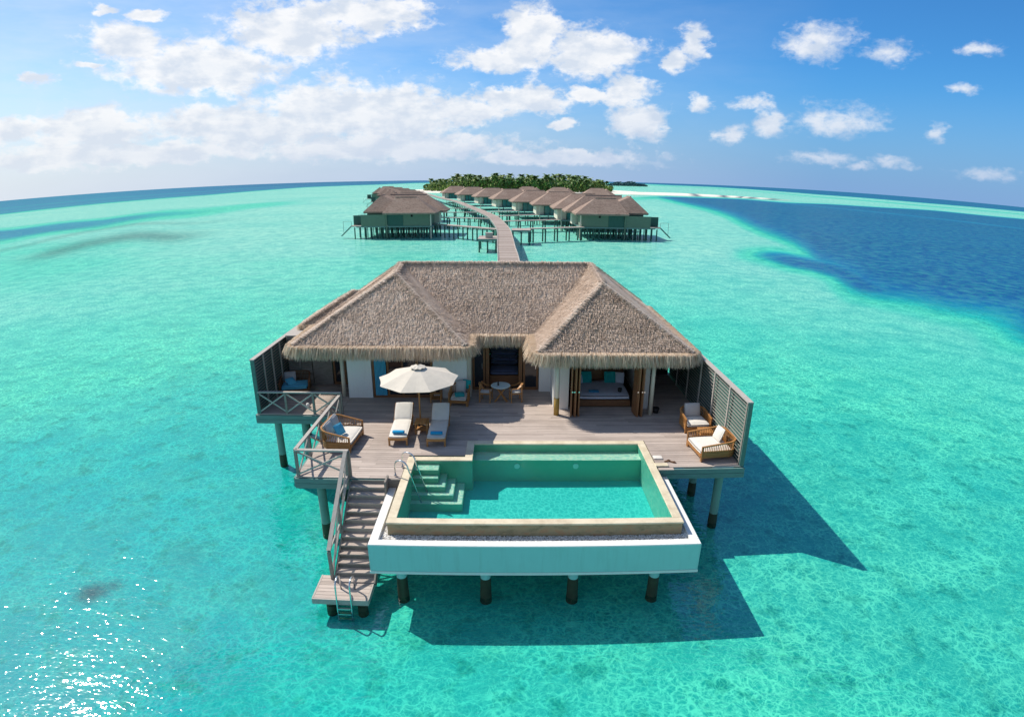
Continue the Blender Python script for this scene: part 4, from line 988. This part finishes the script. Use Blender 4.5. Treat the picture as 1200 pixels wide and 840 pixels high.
tag(obj('ice_bucket', MB().lathe([(0,.53),(.07,.53),(.09,.68),(.085,.68),(.07,.56),(0,.56)], 14, (4.72, 21.75, 0)), BLACK, None, True), 'small black pot on the bed linen near the right edge', 'pot')
TV = thing('media_bench', 'blue grey upholstered bench at the back of the open bedroom', 'bench', (4.4, 24.6, 0))
obj('seat', MB().pad(3.3, 5.35, 24.3, 25.1, .45, .68, .02), NAVY, TV, True); obj('base', MB().box(3.3, 5.35, 24.35, 25.1, .03, .45), DTEAK, TV); obj('backrest', MB().pad(3.3, 5.35, 25.1, 25.35, .45, 1.15, .02), NAVY, TV, True)
MS = thing('daybed_sofa', 'blue upholstered built in sofa seen through the middle opening', 'sofa', (-.15, 24.3, 0))
obj('seat', MB().pad(-.78, .50, 23.75, 24.7, .52, .72, .02), NAVY, MS, True); obj('base', MB().box(-.78, .50, 23.72, 24.7, .03, .52), DTEAK, MS)
bkm = MB()
for i in range(4): bkm.pad(-.78, .50, 24.72 + i * .05, 24.9 + i * .05, .72 + i * .26, .97 + i * .26, .02)
obj('backrest', bkm, NAVY, MS, True)
# small stuff
for i, (x, y, rz, l) in enumerate(((5.42, 16.62, 20, 'dark sandal lying on its own near the pool corner, toe to the left'), (5.58, 16.55, -35, 'dark sandal lying near the pool corner, closest to the deck edge'))):
    sa = MB(); c_ = Matrix.Translation((x, y, 0)) @ Matrix.Rotation(R(rz), 4, 'Z'); vs = []
    for z in (.004, .022):
        for k in range(14): a_ = 2 * math.pi * k / 14; vs.append(c_ @ Vector((.13 * math.cos(a_), (.048 + .008 * math.cos(a_)) * math.sin(a_), z)))
    sa.add(vs, [tuple(range(13, -1, -1)), tuple(range(14, 28))] + [(k, (k + 1) % 14, 14 + (k + 1) % 14, 14 + k) for k in range(14)])
    sa.tube([c_ @ Vector(p) for p in ((.02, -.05, .02), (.05, -.02, .05), (.07, 0, .055), (.05, .02, .05), (.02, .05, .02))], .008, 6)
    tag(obj('sandal', sa, plain('brown_leather', (.12, .06, .03), .6, .3)), l, 'sandal', 'sandals near the pool')
tag(obj('folded_towel', MB().pad(4.98, 5.30, 16.75, 16.98, .002, .05, .01), CUSH, None, True), 'folded white towel on the deck by the right pool corner', 'towel')
tag(obj('plant_pot', MB().lathe([(0,0),(.10,0),(.14,.22),(.12,.22),(.1,.18),(0,.18)], 16, (6.05, 20.75, 0)), BLACK, None, True), 'small dark pot at the foot of the right white column', 'pot')
tag(obj('floor_lamp', MB().lathe([(0,0),(.09,0),(.09,.10),(.05,.16),(0,.17)], 14, (-8.3, 21.2, 0)), WHITE, None, True), 'little white lantern on the shaded left terrace floor', 'lantern')

# ------------------------------------------------------------------ boardwalk
BWP = [(.15, 31), (.1, 63), (-.2, 76), (-.45, 90), (-.8, 104), (-1.9, 120), (-3.8, 141), (-7.3, 163), (-12, 189), (-22, 243), (-36, 300), (-58, 400), (-72, 480)]
def spline(pts, step):
    P_ = [Vector((*p, 0)) for p in pts]; out = []
    for i in range(len(P_) - 1):
        a, b, c, d_ = P_[max(i-1,0)], P_[i], P_[i+1], P_[min(i+2, len(P_)-1)]; n = max(2, int((c - b).length / step))
        for k in range(n):
            t = k / n; out.append(.5 * ((2*b) + (-a + c)*t + (2*a - 5*b + 4*c - d_)*t*t + (-a + 3*b - 3*c + d_)*t**3))
    out.append(P_[-1]); return out
cl = spline(BWP, 2.0)
BW = thing('boardwalk', 'long curving timber boardwalk leading back past the villas to the palm island', 'boardwalk', (0, 31, 0))
bw = MB(); kr = MB(); bmn = MB(); HW = 1.2; acc = spline(BWP[:8], .5)
for p, q in zip(acc, acc[1:]):
    d_ = (q - p).normalized(); s_ = Vector((d_.y, -d_.x, 0)); g = (q - p).length * .96
    vs = [p - s_*HW, p + s_*HW, p + d_*g + s_*HW, p + d_*g - s_*HW]
    bw.add([(v.x, v.y, .12) for v in vs] + [(v.x, v.y, .2) for v in vs], [(0,3,2,1),(4,5,6,7),(0,1,5,4),(1,2,6,5),(2,3,7,6),(3,0,4,7)])
for p, q in zip(cl, cl[1:]):
    d_ = (q - p).normalized(); s_ = Vector((d_.y, -d_.x, 0))
    if p.y > 162: vs = [p - s_*HW, p + s_*HW, q + s_*HW, q - s_*HW]; bw.add([(v.x, v.y, .12) for v in vs] + [(v.x, v.y, .2) for v in vs], [(0,3,2,1),(4,5,6,7),(0,1,5,4),(1,2,6,5),(2,3,7,6),(3,0,4,7)])
    for sg in (-1, 1):
        a_ = p + s_*HW*sg; b_ = q + s_*HW*sg; kr.bar((a_.x, a_.y, .25), (b_.x, b_.y, .25), .10, .10); bmn.bar((a_.x, a_.y, -.02), (b_.x, b_.y, -.02), .12, .26)
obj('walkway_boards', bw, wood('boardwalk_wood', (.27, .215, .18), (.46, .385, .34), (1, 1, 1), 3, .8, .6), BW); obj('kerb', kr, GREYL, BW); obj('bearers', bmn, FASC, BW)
def far_piles(parent, pts, z=-.1, r=.13, m_=GREENWALL):
    for (x, y) in pts: obj('pile', MB().cyl((x, y, -3.2), (x, y, z), r, None, 8, False), m_, parent)
pp = []
for i in range(2, len(cl) - 1, 3):
    if cl[i].y > 260: break
    p = cl[i]; d_ = (cl[i+1] - p).normalized(); s_ = Vector((d_.y, -d_.x, 0)); pp += [(p.x + s_.x*sg, p.y + s_.y*sg) for sg in (-1, 1)]
far_piles(BW, pp[:98])
# landings beside the boardwalk
def landing(x0, x1, y0, y1, z, label, extra=None):
    t_ = thing('landing_stage', label, 'jetty', ((x0+x1)/2, (y0+y1)/2, z), 0, 'landings beside the boardwalk')
    mb = MB(); n = int((y1 - y0) / .3)
    for i in range(n): mb.box(x0, x1, y0 + i*.3, y0 + i*.3 + .28, z - .08, z)
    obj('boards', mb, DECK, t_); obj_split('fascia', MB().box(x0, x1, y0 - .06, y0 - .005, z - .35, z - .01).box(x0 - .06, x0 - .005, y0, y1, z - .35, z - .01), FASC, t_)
    far_piles(t_, [(x0 + .2, y0 + .2), ((x0+x1)/2, y0 + .2), (x1 - .2, y0 + .2), (x0 + .2, y1 - .2), (x1 - .2, y1 - .2)], z - .1)
    return t_
landing(-4.9, -1.75, 92.5, 98, -.35, 'square timber landing left of the boardwalk with a crate on it')
landing(.75, 4.2, 104, 108.5, .1, 'square timber landing right of the boardwalk at the jetty junction')
landing(1.35, 5.2, 58, 62, -.6, 'dark landing peeking over the near roof ridge beside the boardwalk')
cr = MB().box(-3.7, -2.5, 93.6, 94.6, -.34, .45).box(-3.75, -2.45, 93.55, 94.65, .45, .52); tag(obj('storage_chest', cr, GREYL), 'pale storage chest on the landing left of the boardwalk', 'chest')

# ------------------------------------------------------------------ distant villas
def hip(mb, x0, x1, y0, y1, z0, z1, rx0, rx1, ry0, ry1):
    """hipped roof; ridge from (rx0,ry0) to (rx1,ry1)"""
    a, b, c, d_ = (x0,y0,z0), (x1,y0,z0), (x1,y1,z0), (x0,y1,z0); r0, r1 = (rx0,ry0,z1), (rx1,ry1,z1)
    if abs(rx1 - rx0) >= abs(ry1 - ry0): fs = [(0,1,5,4),(1,2,5),(2,3,4,5),(3,0,4)]
    else: fs = [(0,1,4),(1,2,5,4),(2,3,5),(3,0,4,5)]
    k = .32
    mb.add([a, b, c, d_, r0, r1], fs)
    cx_, cy_ = (x0+x1)/2, (y0+y1)/2                     # shaggy hanging edge
    low = [(cx_ + (p[0]-cx_)*.985, cy_ + (p[1]-cy_)*.985, p[2] - k) for p in (a, b, c, d_)]
    mb.add([a, b, c, d_] + low, [(0,4,5,1),(1,5,6,2),(2,6,7,3),(3,7,4,0),(4,7,6,5)])
    for p, q in ((r0, r1),):
        mb.tube([p, q], .12, 6)
def far_villa(name_label, x, y, s, rz=0, detail=True, first=False, group='thatched villas in the two rows by the boardwalk'):
    """s=+1 the villa looks to +X, entrance on -X side. local frame: entrance edge at x=0, outer edge x=15"""
    t_ = thing('overwater_villa', name_label, 'villa', (x, y, 0), rz, group, False)
    X = lambda v: v * s
    def bx(mb, x0, x1, y0, y1, z0, z1): return mb.box(min(X(x0), X(x1)), max(X(x0), X(x1)), y0, y1, z0, z1)
    r_ = MB()
    def hp(x0, x1, y0, y1, z0, z1, rx0, rx1, ry0, ry1):
        if s > 0: hip(r_, x0, x1, y0, y1, z0, z1, rx0, rx1, ry0, ry1)
        else: hip(r_, -x1, -x0, y0, y1, z0, z1, -rx1, -rx0, ry1 if 0 else ry0, ry1 if 1 else ry0)
    if first:
        hp(-1.2, 9.6, -.6, 8.0, 2.62, 5.6, 3.2, 7.6, 3.8, 3.8)
        hp(3.0, 14.5, 3.6, 15.5, 2.68, 5.95, 11.3, 11.3, 7.2, 11)
        hp(-2.5, 10, 7.2, 15.6, 2.66, 6.0, 2.2, 10.2, 11.3, 11.3)
    else:
        hp(-2.0, 11.6, .2, 12.5, 2.64, 5.9, 3.0, 8.6, 6.4, 6.4)
        hp(6.0, 14.2, 3.4, 14.6, 2.68, 5.5, 10.3, 10.3, 7.0, 11)
    obj('roof', r_, FARTHATCH, t_)
    if first: obj('wall', bx(MB(), .2, 8.8, .4, 7.6, 0, 2.6), GREENL, t_)
    obj_split('wall', bx(bx(MB(), 5.6, 8.8, .32, .39, 0, 2.45) if first else MB(), 8.82, 13.6, 4.4, 14.5, 0, 2.6), GREENWALL, t_)
    fy = 7.9 if first else 1.3
    obj('wall', bx(MB(), -.9, 1.2, fy + .1, 11.5, 0, 2.55), CREAM, t_)
    g = obj('window', bx(MB(), 1.25, 8.8, fy, 11.4, 0, 2.5), TGLASS, t_)
    fm = MB()
    for xx in (1.25, 2.7, 4.2, 5.7, 7.2): bx(fm, xx, xx + .12, fy - .28, fy, 0, 2.5)
    obj_split('frame', fm, GREENWALL, g)
    if first: obj('vent', bx(MB(), 3.6, 4.0, .33, .39, 1.8, 2.3), BLACK, t_)
    obj('column', bx(MB(), -.15, .1, .3, .55, -2.6, 2.6), CREAM, t_); obj('column', bx(MB(), 8.85, 9.1, .1, .35, -2.6, 2.6), GREENL, t_)
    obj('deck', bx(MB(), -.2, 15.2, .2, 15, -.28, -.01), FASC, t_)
    obj('privacy_screen', bx(MB(), 9.15, 14.2, .25, .37, -.05, 2.25), GREENL, t_); obj('privacy_screen', bx(MB(), 14.6, 16.6, 3.5, 3.62, -.05, 2.0), GREENWALL, t_)
    obj('landing', bx(MB(), 14.3, 16.7, 1.6, 3.4, -.2, 0), DECK, t_)
    sm = MB(); a_, b_ = (X(16.7), 2.5, 0), (X(19), 2.5, -2.1); sm.bar(a_, b_, 1.0, .12)
    sm.bar((X(16.7), 2.0, .9), (X(18.4), 2.0, .9), .06, .06).bar((X(18.4), 2.0, .9), (X(18.4), 2.0, -1.6), .06, .06).bar((X(16.7), 2.0, .9), (X(16.7), 2.0, 0), .06, .06)
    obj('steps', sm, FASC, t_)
    if detail:
        for px_ in np.arange(.3, 16.6, 1.18):
            for py_ in (.5, 4.5, 9.5, 14):
                if px_ > 15 and py_ > 5: continue
                obj('pile', MB().cyl((X(px_), py_, -3.2), (X(px_), py_, -.28), .13, None, 7, False), GREENWALL, t_)
        for px_ in np.arange(8.9, 14.2, .62): obj('pile', MB().cyl((X(px_), 1.6, -3.2), (X(px_), 1.6, -.28), .09, None, 6, False), GREENWALL, t_)
    return t_
GREENL = wood('pale_green_boards', (.11, .17, .13), (.20, .25, .18), (1, 1, 8), 2, .8, .2)
def jetty(p, q, label, z=0.0, detail=True):
    t_ = thing('jetty', label, 'jetty', (p[0], p[1], 0), 0, 'narrow jetties from the boardwalk to the villas')
    obj('jetty_boards', MB().bar((*p, z), (*q, z), 1.5, .16), DECK, t_)
    d_ = (Vector(q) - Vector(p)); n = int(d_.length / 3.0); s_ = Vector((-d_.y, d_.x)).normalized() * .6; pts = []
    for i in range(n + 1):
        c_ = Vector(p).lerp(Vector(q), (i + .3) / (n + .6)); pts += [tuple(c_ - s_), tuple(c_ + s_)]
    far_piles(t_, pts, z - .08, .14)
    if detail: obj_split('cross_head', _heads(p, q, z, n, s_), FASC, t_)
    return t_
def _heads(p, q, z, n, s_):
    mb = MB()
    for i in range(n + 1):
        c_ = Vector(p).lerp(Vector(q), (i + .3) / (n + .6)); a_, b_ = c_ - s_ * 1.3, c_ + s_ * 1.3; mb.bar((*a_, z - .2), (*b_, z - .2), .14, .2)
    return mb
right_v = [(14.6, 113.5, 0, 'nearest villa of the right hand row, with stairs down to the sea'), (12.6, 133.5, 0, 'second villa of the right hand row, cream wall beside teal glass'),
           (8.6, 153, R(2), 'third villa from the front in the right hand row'), (3.4, 173, R(6), 'fourth villa from the front in the right hand row'), (-3.0, 197, R(10), 'fifth villa from the front in the right hand row'),
           (-10.5, 224, R(12), 'sixth villa from the front in the right hand row'), (-20, 256, R(14), 'seventh villa from the front in the right hand row'), (-31, 292, R(14), 'rearmost villa of the right hand row, close to the palms')]
for i, (x, y, rz, l) in enumerate(right_v): far_villa(l, x, y, 1, rz, i < 2, i == 0)
left_v = [(-15.6, 114.5, 0, 'nearest villa of the left hand row, with stairs down to the sea'), (-18.2, 138, R(2), 'second villa of the left hand row, roof showing behind the first'), (-22, 160, R(4), 'third villa from the front in the left hand row'),
          (-27, 184, R(6), 'fourth villa from the front in the left hand row'), (-34, 214, R(8), 'fifth villa from the front in the left hand row'), (-43, 250, R(10), 'sixth villa from the front in the left hand row'), (-56, 296, R(10), 'rearmost villa of the left hand row, far out')]
for i, (x, y, rz, l) in enumerate(left_v): far_villa(l, x, y, -1, rz, i < 1, i == 0)
for i, (x, y, l) in enumerate(((34, 250, 'separate thatched villa whose roof tops the third villa of the right row'), (18, 262, 'separate thatched villa whose roof tops the fourth villa of the right row'), (4, 280, 'separate thatched villa whose roof tops the fifth villa of the right row'))):
    far_villa(l, x, y, 1, 0, False, False, 'thatched villas beyond the right hand row')
jetty((-1.8, 106.8), (-15.2, 119.5), 'nearest jetty left of the boardwalk')
jetty((3.9, 108.5), (15.0, 113.2), 'nearest jetty right of the boardwalk')
jetty((-3.4, 136), (-18.0, 141), 'second jetty left of the boardwalk'); jetty((-1.2, 128), (12.2, 134), 'second jetty right of the boardwalk')
jetty((-8.6, 163), (-22, 163), 'third jetty left of the boardwalk', 0, False); jetty((-3.2, 146), (8.2, 153), 'third jetty right of the boardwalk', 0, False)
jetty((-13, 186), (-27, 187), 'fourth jetty left of the boardwalk', 0, False); jetty((-5, 165), (3.2, 172), 'fourth jetty right of the boardwalk', 0, False)

# ------------------------------------------------------------------ palm island, sandbank, far island
isl = MB(); pts = [(-105, 560), (-60, 520), (0, 512), (70, 520), (118, 545), (150, 600), (140, 700), (60, 760), (-60, 740), (-120, 650)]
pts = [tuple(p.xy) for p in spline(pts + pts[:1], 18)][:-1]; c_ = np.mean(pts, 0)
vs = [(*p, -2.6) for p in pts] + [(c_[0] + (p[0]-c_[0])*.93, c_[1] + (p[1]-c_[1])*.93, -1.6) for p in pts] + [(c_[0], c_[1], -1.4)]; n = len(pts)
isl.add(vs, [(i, (i+1) % n, n + (i+1) % n, n + i) for i in range(n)] + [(n + i, n + (i+1) % n, 2*n) for i in range(n)])
SAND = plain('white_coral_sand', (.78, .74, .64), .95, .1, 0, .06, .05)
tag(obj('island_ground', isl, SAND), kind='structure')
def sheet(name, up_, lo_, z, h=.35):
    a = spline(up_, 8); b = spline(lo_, 8); n = 60; ra = [a[int(i*(len(a)-1)/n)] for i in range(n+1)]; rb = [b[int(i*(len(b)-1)/n)] for i in range(n+1)]; mb = MB(); vs = []
    for i in range(n + 1):
        for k, t in enumerate((0, .12, .5, .88, 1)):
            p = ra[i].lerp(rb[i], t); vs.append((p.x, p.y, z + (0, .6, 1, .6, 0)[k] * h * math.sin(math.pi * min(1, max(0, i/n)) ) ** .5 - .15))
    mb.add(vs, [(i*5+k, i*5+k+1, (i+1)*5+k+1, (i+1)*5+k) for i in range(n) for k in range(4)]); return tag(obj(name, mb, SAND, None, True), kind='structure')
sheet('sandbank', [(30, 590), (112, 660), (199, 690), (240, 650), (272, 600), (285, 555)], [(30, 540), (80, 528), (124, 520), (185, 530), (228, 530), (262, 520)], ZW - .02, .5)
def palm_mat(t):
    r = t.geo('Random Per Island'); ob = t.n.new('ShaderNodeObjectInfo').outputs['Random']
    f = t.math('ADD', t.math('MULTIPLY', ob, .7), t.math('MULTIPLY', r, .3))
    return pbsdf(t, t.ramp(f, [(0, (.055, .12, .03)), (.5, (.13, .23, .045)), (1, (.30, .35, .08))]), .5, .4)
PALM = mat('palm_fronds', palm_mat); TRUNK = plain('palm_trunk', (.20, .16, .12), .9, .1, 0, .2, 1)
def palm_proto(h, lean, seed):
    rnd = random.Random(seed); t_ = thing('palm_tree', 'x', 'palm tree', (0, 0, 0), 0, 'coconut palms on the island', False)
    top = Vector((lean, 0, h)); obj('trunk', MB().tube([(0,0,-.5), (lean*.15, 0, h*.4), (lean*.55, 0, h*.75), tuple(top)], .2, 6, [.28, .2, .17, .14]), TRUNK, t_)
    cr_ = MB()
    for k in range(17):
        a = 2*math.pi*k/17 + rnd.uniform(-.2,.2); el_ = rnd.uniform(-.35, 1.2); Ln = rnd.uniform(4.2, 5.6); d_ = Vector((math.cos(a), math.sin(a), 0)); s_ = Vector((-d_.y, d_.x, 0)); p = top.copy(); pts = []
        for j in range(6):
            f_ = j/5; pts.append((p.copy(), (.5, 1.2, 1.4, 1.2, .8, .2)[j])); e_ = el_ - f_*1.7; p += (d_*math.cos(e_) + Vector((0,0,math.sin(e_)))) * Ln/5
        for j in range(5):
            (p0_, w0), (p1_, w1) = pts[j], pts[j+1]; dz = Vector((0,0,-.35))
            cr_.add([p0_, p1_, p1_ + s_*w1 + dz*w1, p0_ + s_*w0 + dz*w0], [(0,1,2,3)]); cr_.add([p0_, p1_, p1_ - s_*w1 + dz*w1, p0_ - s_*w0 + dz*w0], [(3,2,1,0)])
    obj('crown', cr_, PALM, t_); return t_
protos = [palm_proto(h, l, i) for i, (h, l) in enumerate(((11, 1.2), (12.5, .5), (9.5, 1.8), (13.5, .9), (8, 1.0)))]
palms = []; tries = 0
while len(palms) < 285 and tries < 5000:
    tries += 1; y = 520 + 120 * random.random() ** 1.6; x = random.uniform(-84, 106)
    if ((x - 11) / 95) ** 2 + ((y - 610) / 92) ** 2 > 1: continue
    if any((x-a)**2 + (y-b)**2 < 16 for a, b in palms): continue
    palms.append((x, y))
for i, (x, y) in enumerate(palms):
    o = protos[i] if i < 5 else copy_tree(protos[i % 5]); edge = 1 - .45 * max(0, (abs(x - 11) - 55) / 40) ** 2
    s_ = random.choice((.78, .86, .92, .97, 1.1)) * random.uniform(.95, 1.05) * max(.6, edge); o.location = (x, y, -1.6); o.rotation_euler = (0, 0, random.uniform(0, 6.28)); o.scale = (s_,) * 3
    tag(o, 'green coconut palm in the dense grove on the island behind the villas', 'palm tree', 'coconut palms on the island')
und = MB()
V0 = []
for k in range(15000):
    y = 516 + 150 * random.random() ** 1.5; x = random.uniform(-90, 112)
    if ((x - 11) / 100) ** 2 + ((y - 612) / 97) ** 2 > 1: continue
    z = -1.6 + random.uniform(.2, 10.5) * (1 - .5 * abs((x - 11) / 100) ** 3); s_ = random.uniform(.7, 1.7); n_ = Vector((random.gauss(0,1), random.gauss(-.6,1), random.gauss(.5,.8))).normalized(); a = n_.orthogonal().normalized(); b = n_.cross(a)
    c_ = Vector((x, y, z)); und.add([c_ + a*s_, c_ + b*s_*.6, c_ - a*s_, c_ - b*s_*.6], [(0,1,2,3)])
def under_f(t):
    r = t.geo('Random Per Island'); return pbsdf(t, t.ramp(r, [(0, (.045, .10, .03)), (.6, (.11, .20, .04)), (1, (.24, .32, .07))]), .7, .2)
tag(obj('undergrowth', und, mat('undergrowth_leaves', under_f)), 'dense green undergrowth between the palms on the island', 'undergrowth', None, 'stuff')
fi = MB(); n = 40
for k in range(1200):
    u = random.uniform(-1, 1); x = 330 + u * 52; y = 1600 + random.uniform(-40, 40); hh = 9.5 * (1 - abs(u) ** 2.5) * (.8 + .3 * math.sin(u * 9)) + 1
    z = -2 + random.uniform(0, hh); s_ = random.uniform(2, 4.5); n_ = Vector((random.gauss(0,1), random.gauss(-1,1), random.gauss(.6,.6))).normalized(); a = n_.orthogonal().normalized(); b = n_.cross(a)
    c_ = Vector((x, y, z)); fi.add([c_ + a*s_, c_ + b*s_*.6, c_ - a*s_, c_ - b*s_*.6], [(0,1,2,3)])
def fari(t): return pbsdf(t, t.mix(t.geo('Random Per Island'), (.045, .10, .12), (.06, .13, .14)), .9, .1)  # bluish leaf colour has the distance haze painted in
tag(obj('distant_wood', fi, mat('hazed_islet_wood', fari)), 'dark wooded islet on the horizon right of the palm island', 'islet', None, 'stuff')

for o in bpy.data.objects:
    if '_w' in o: del o['_w']
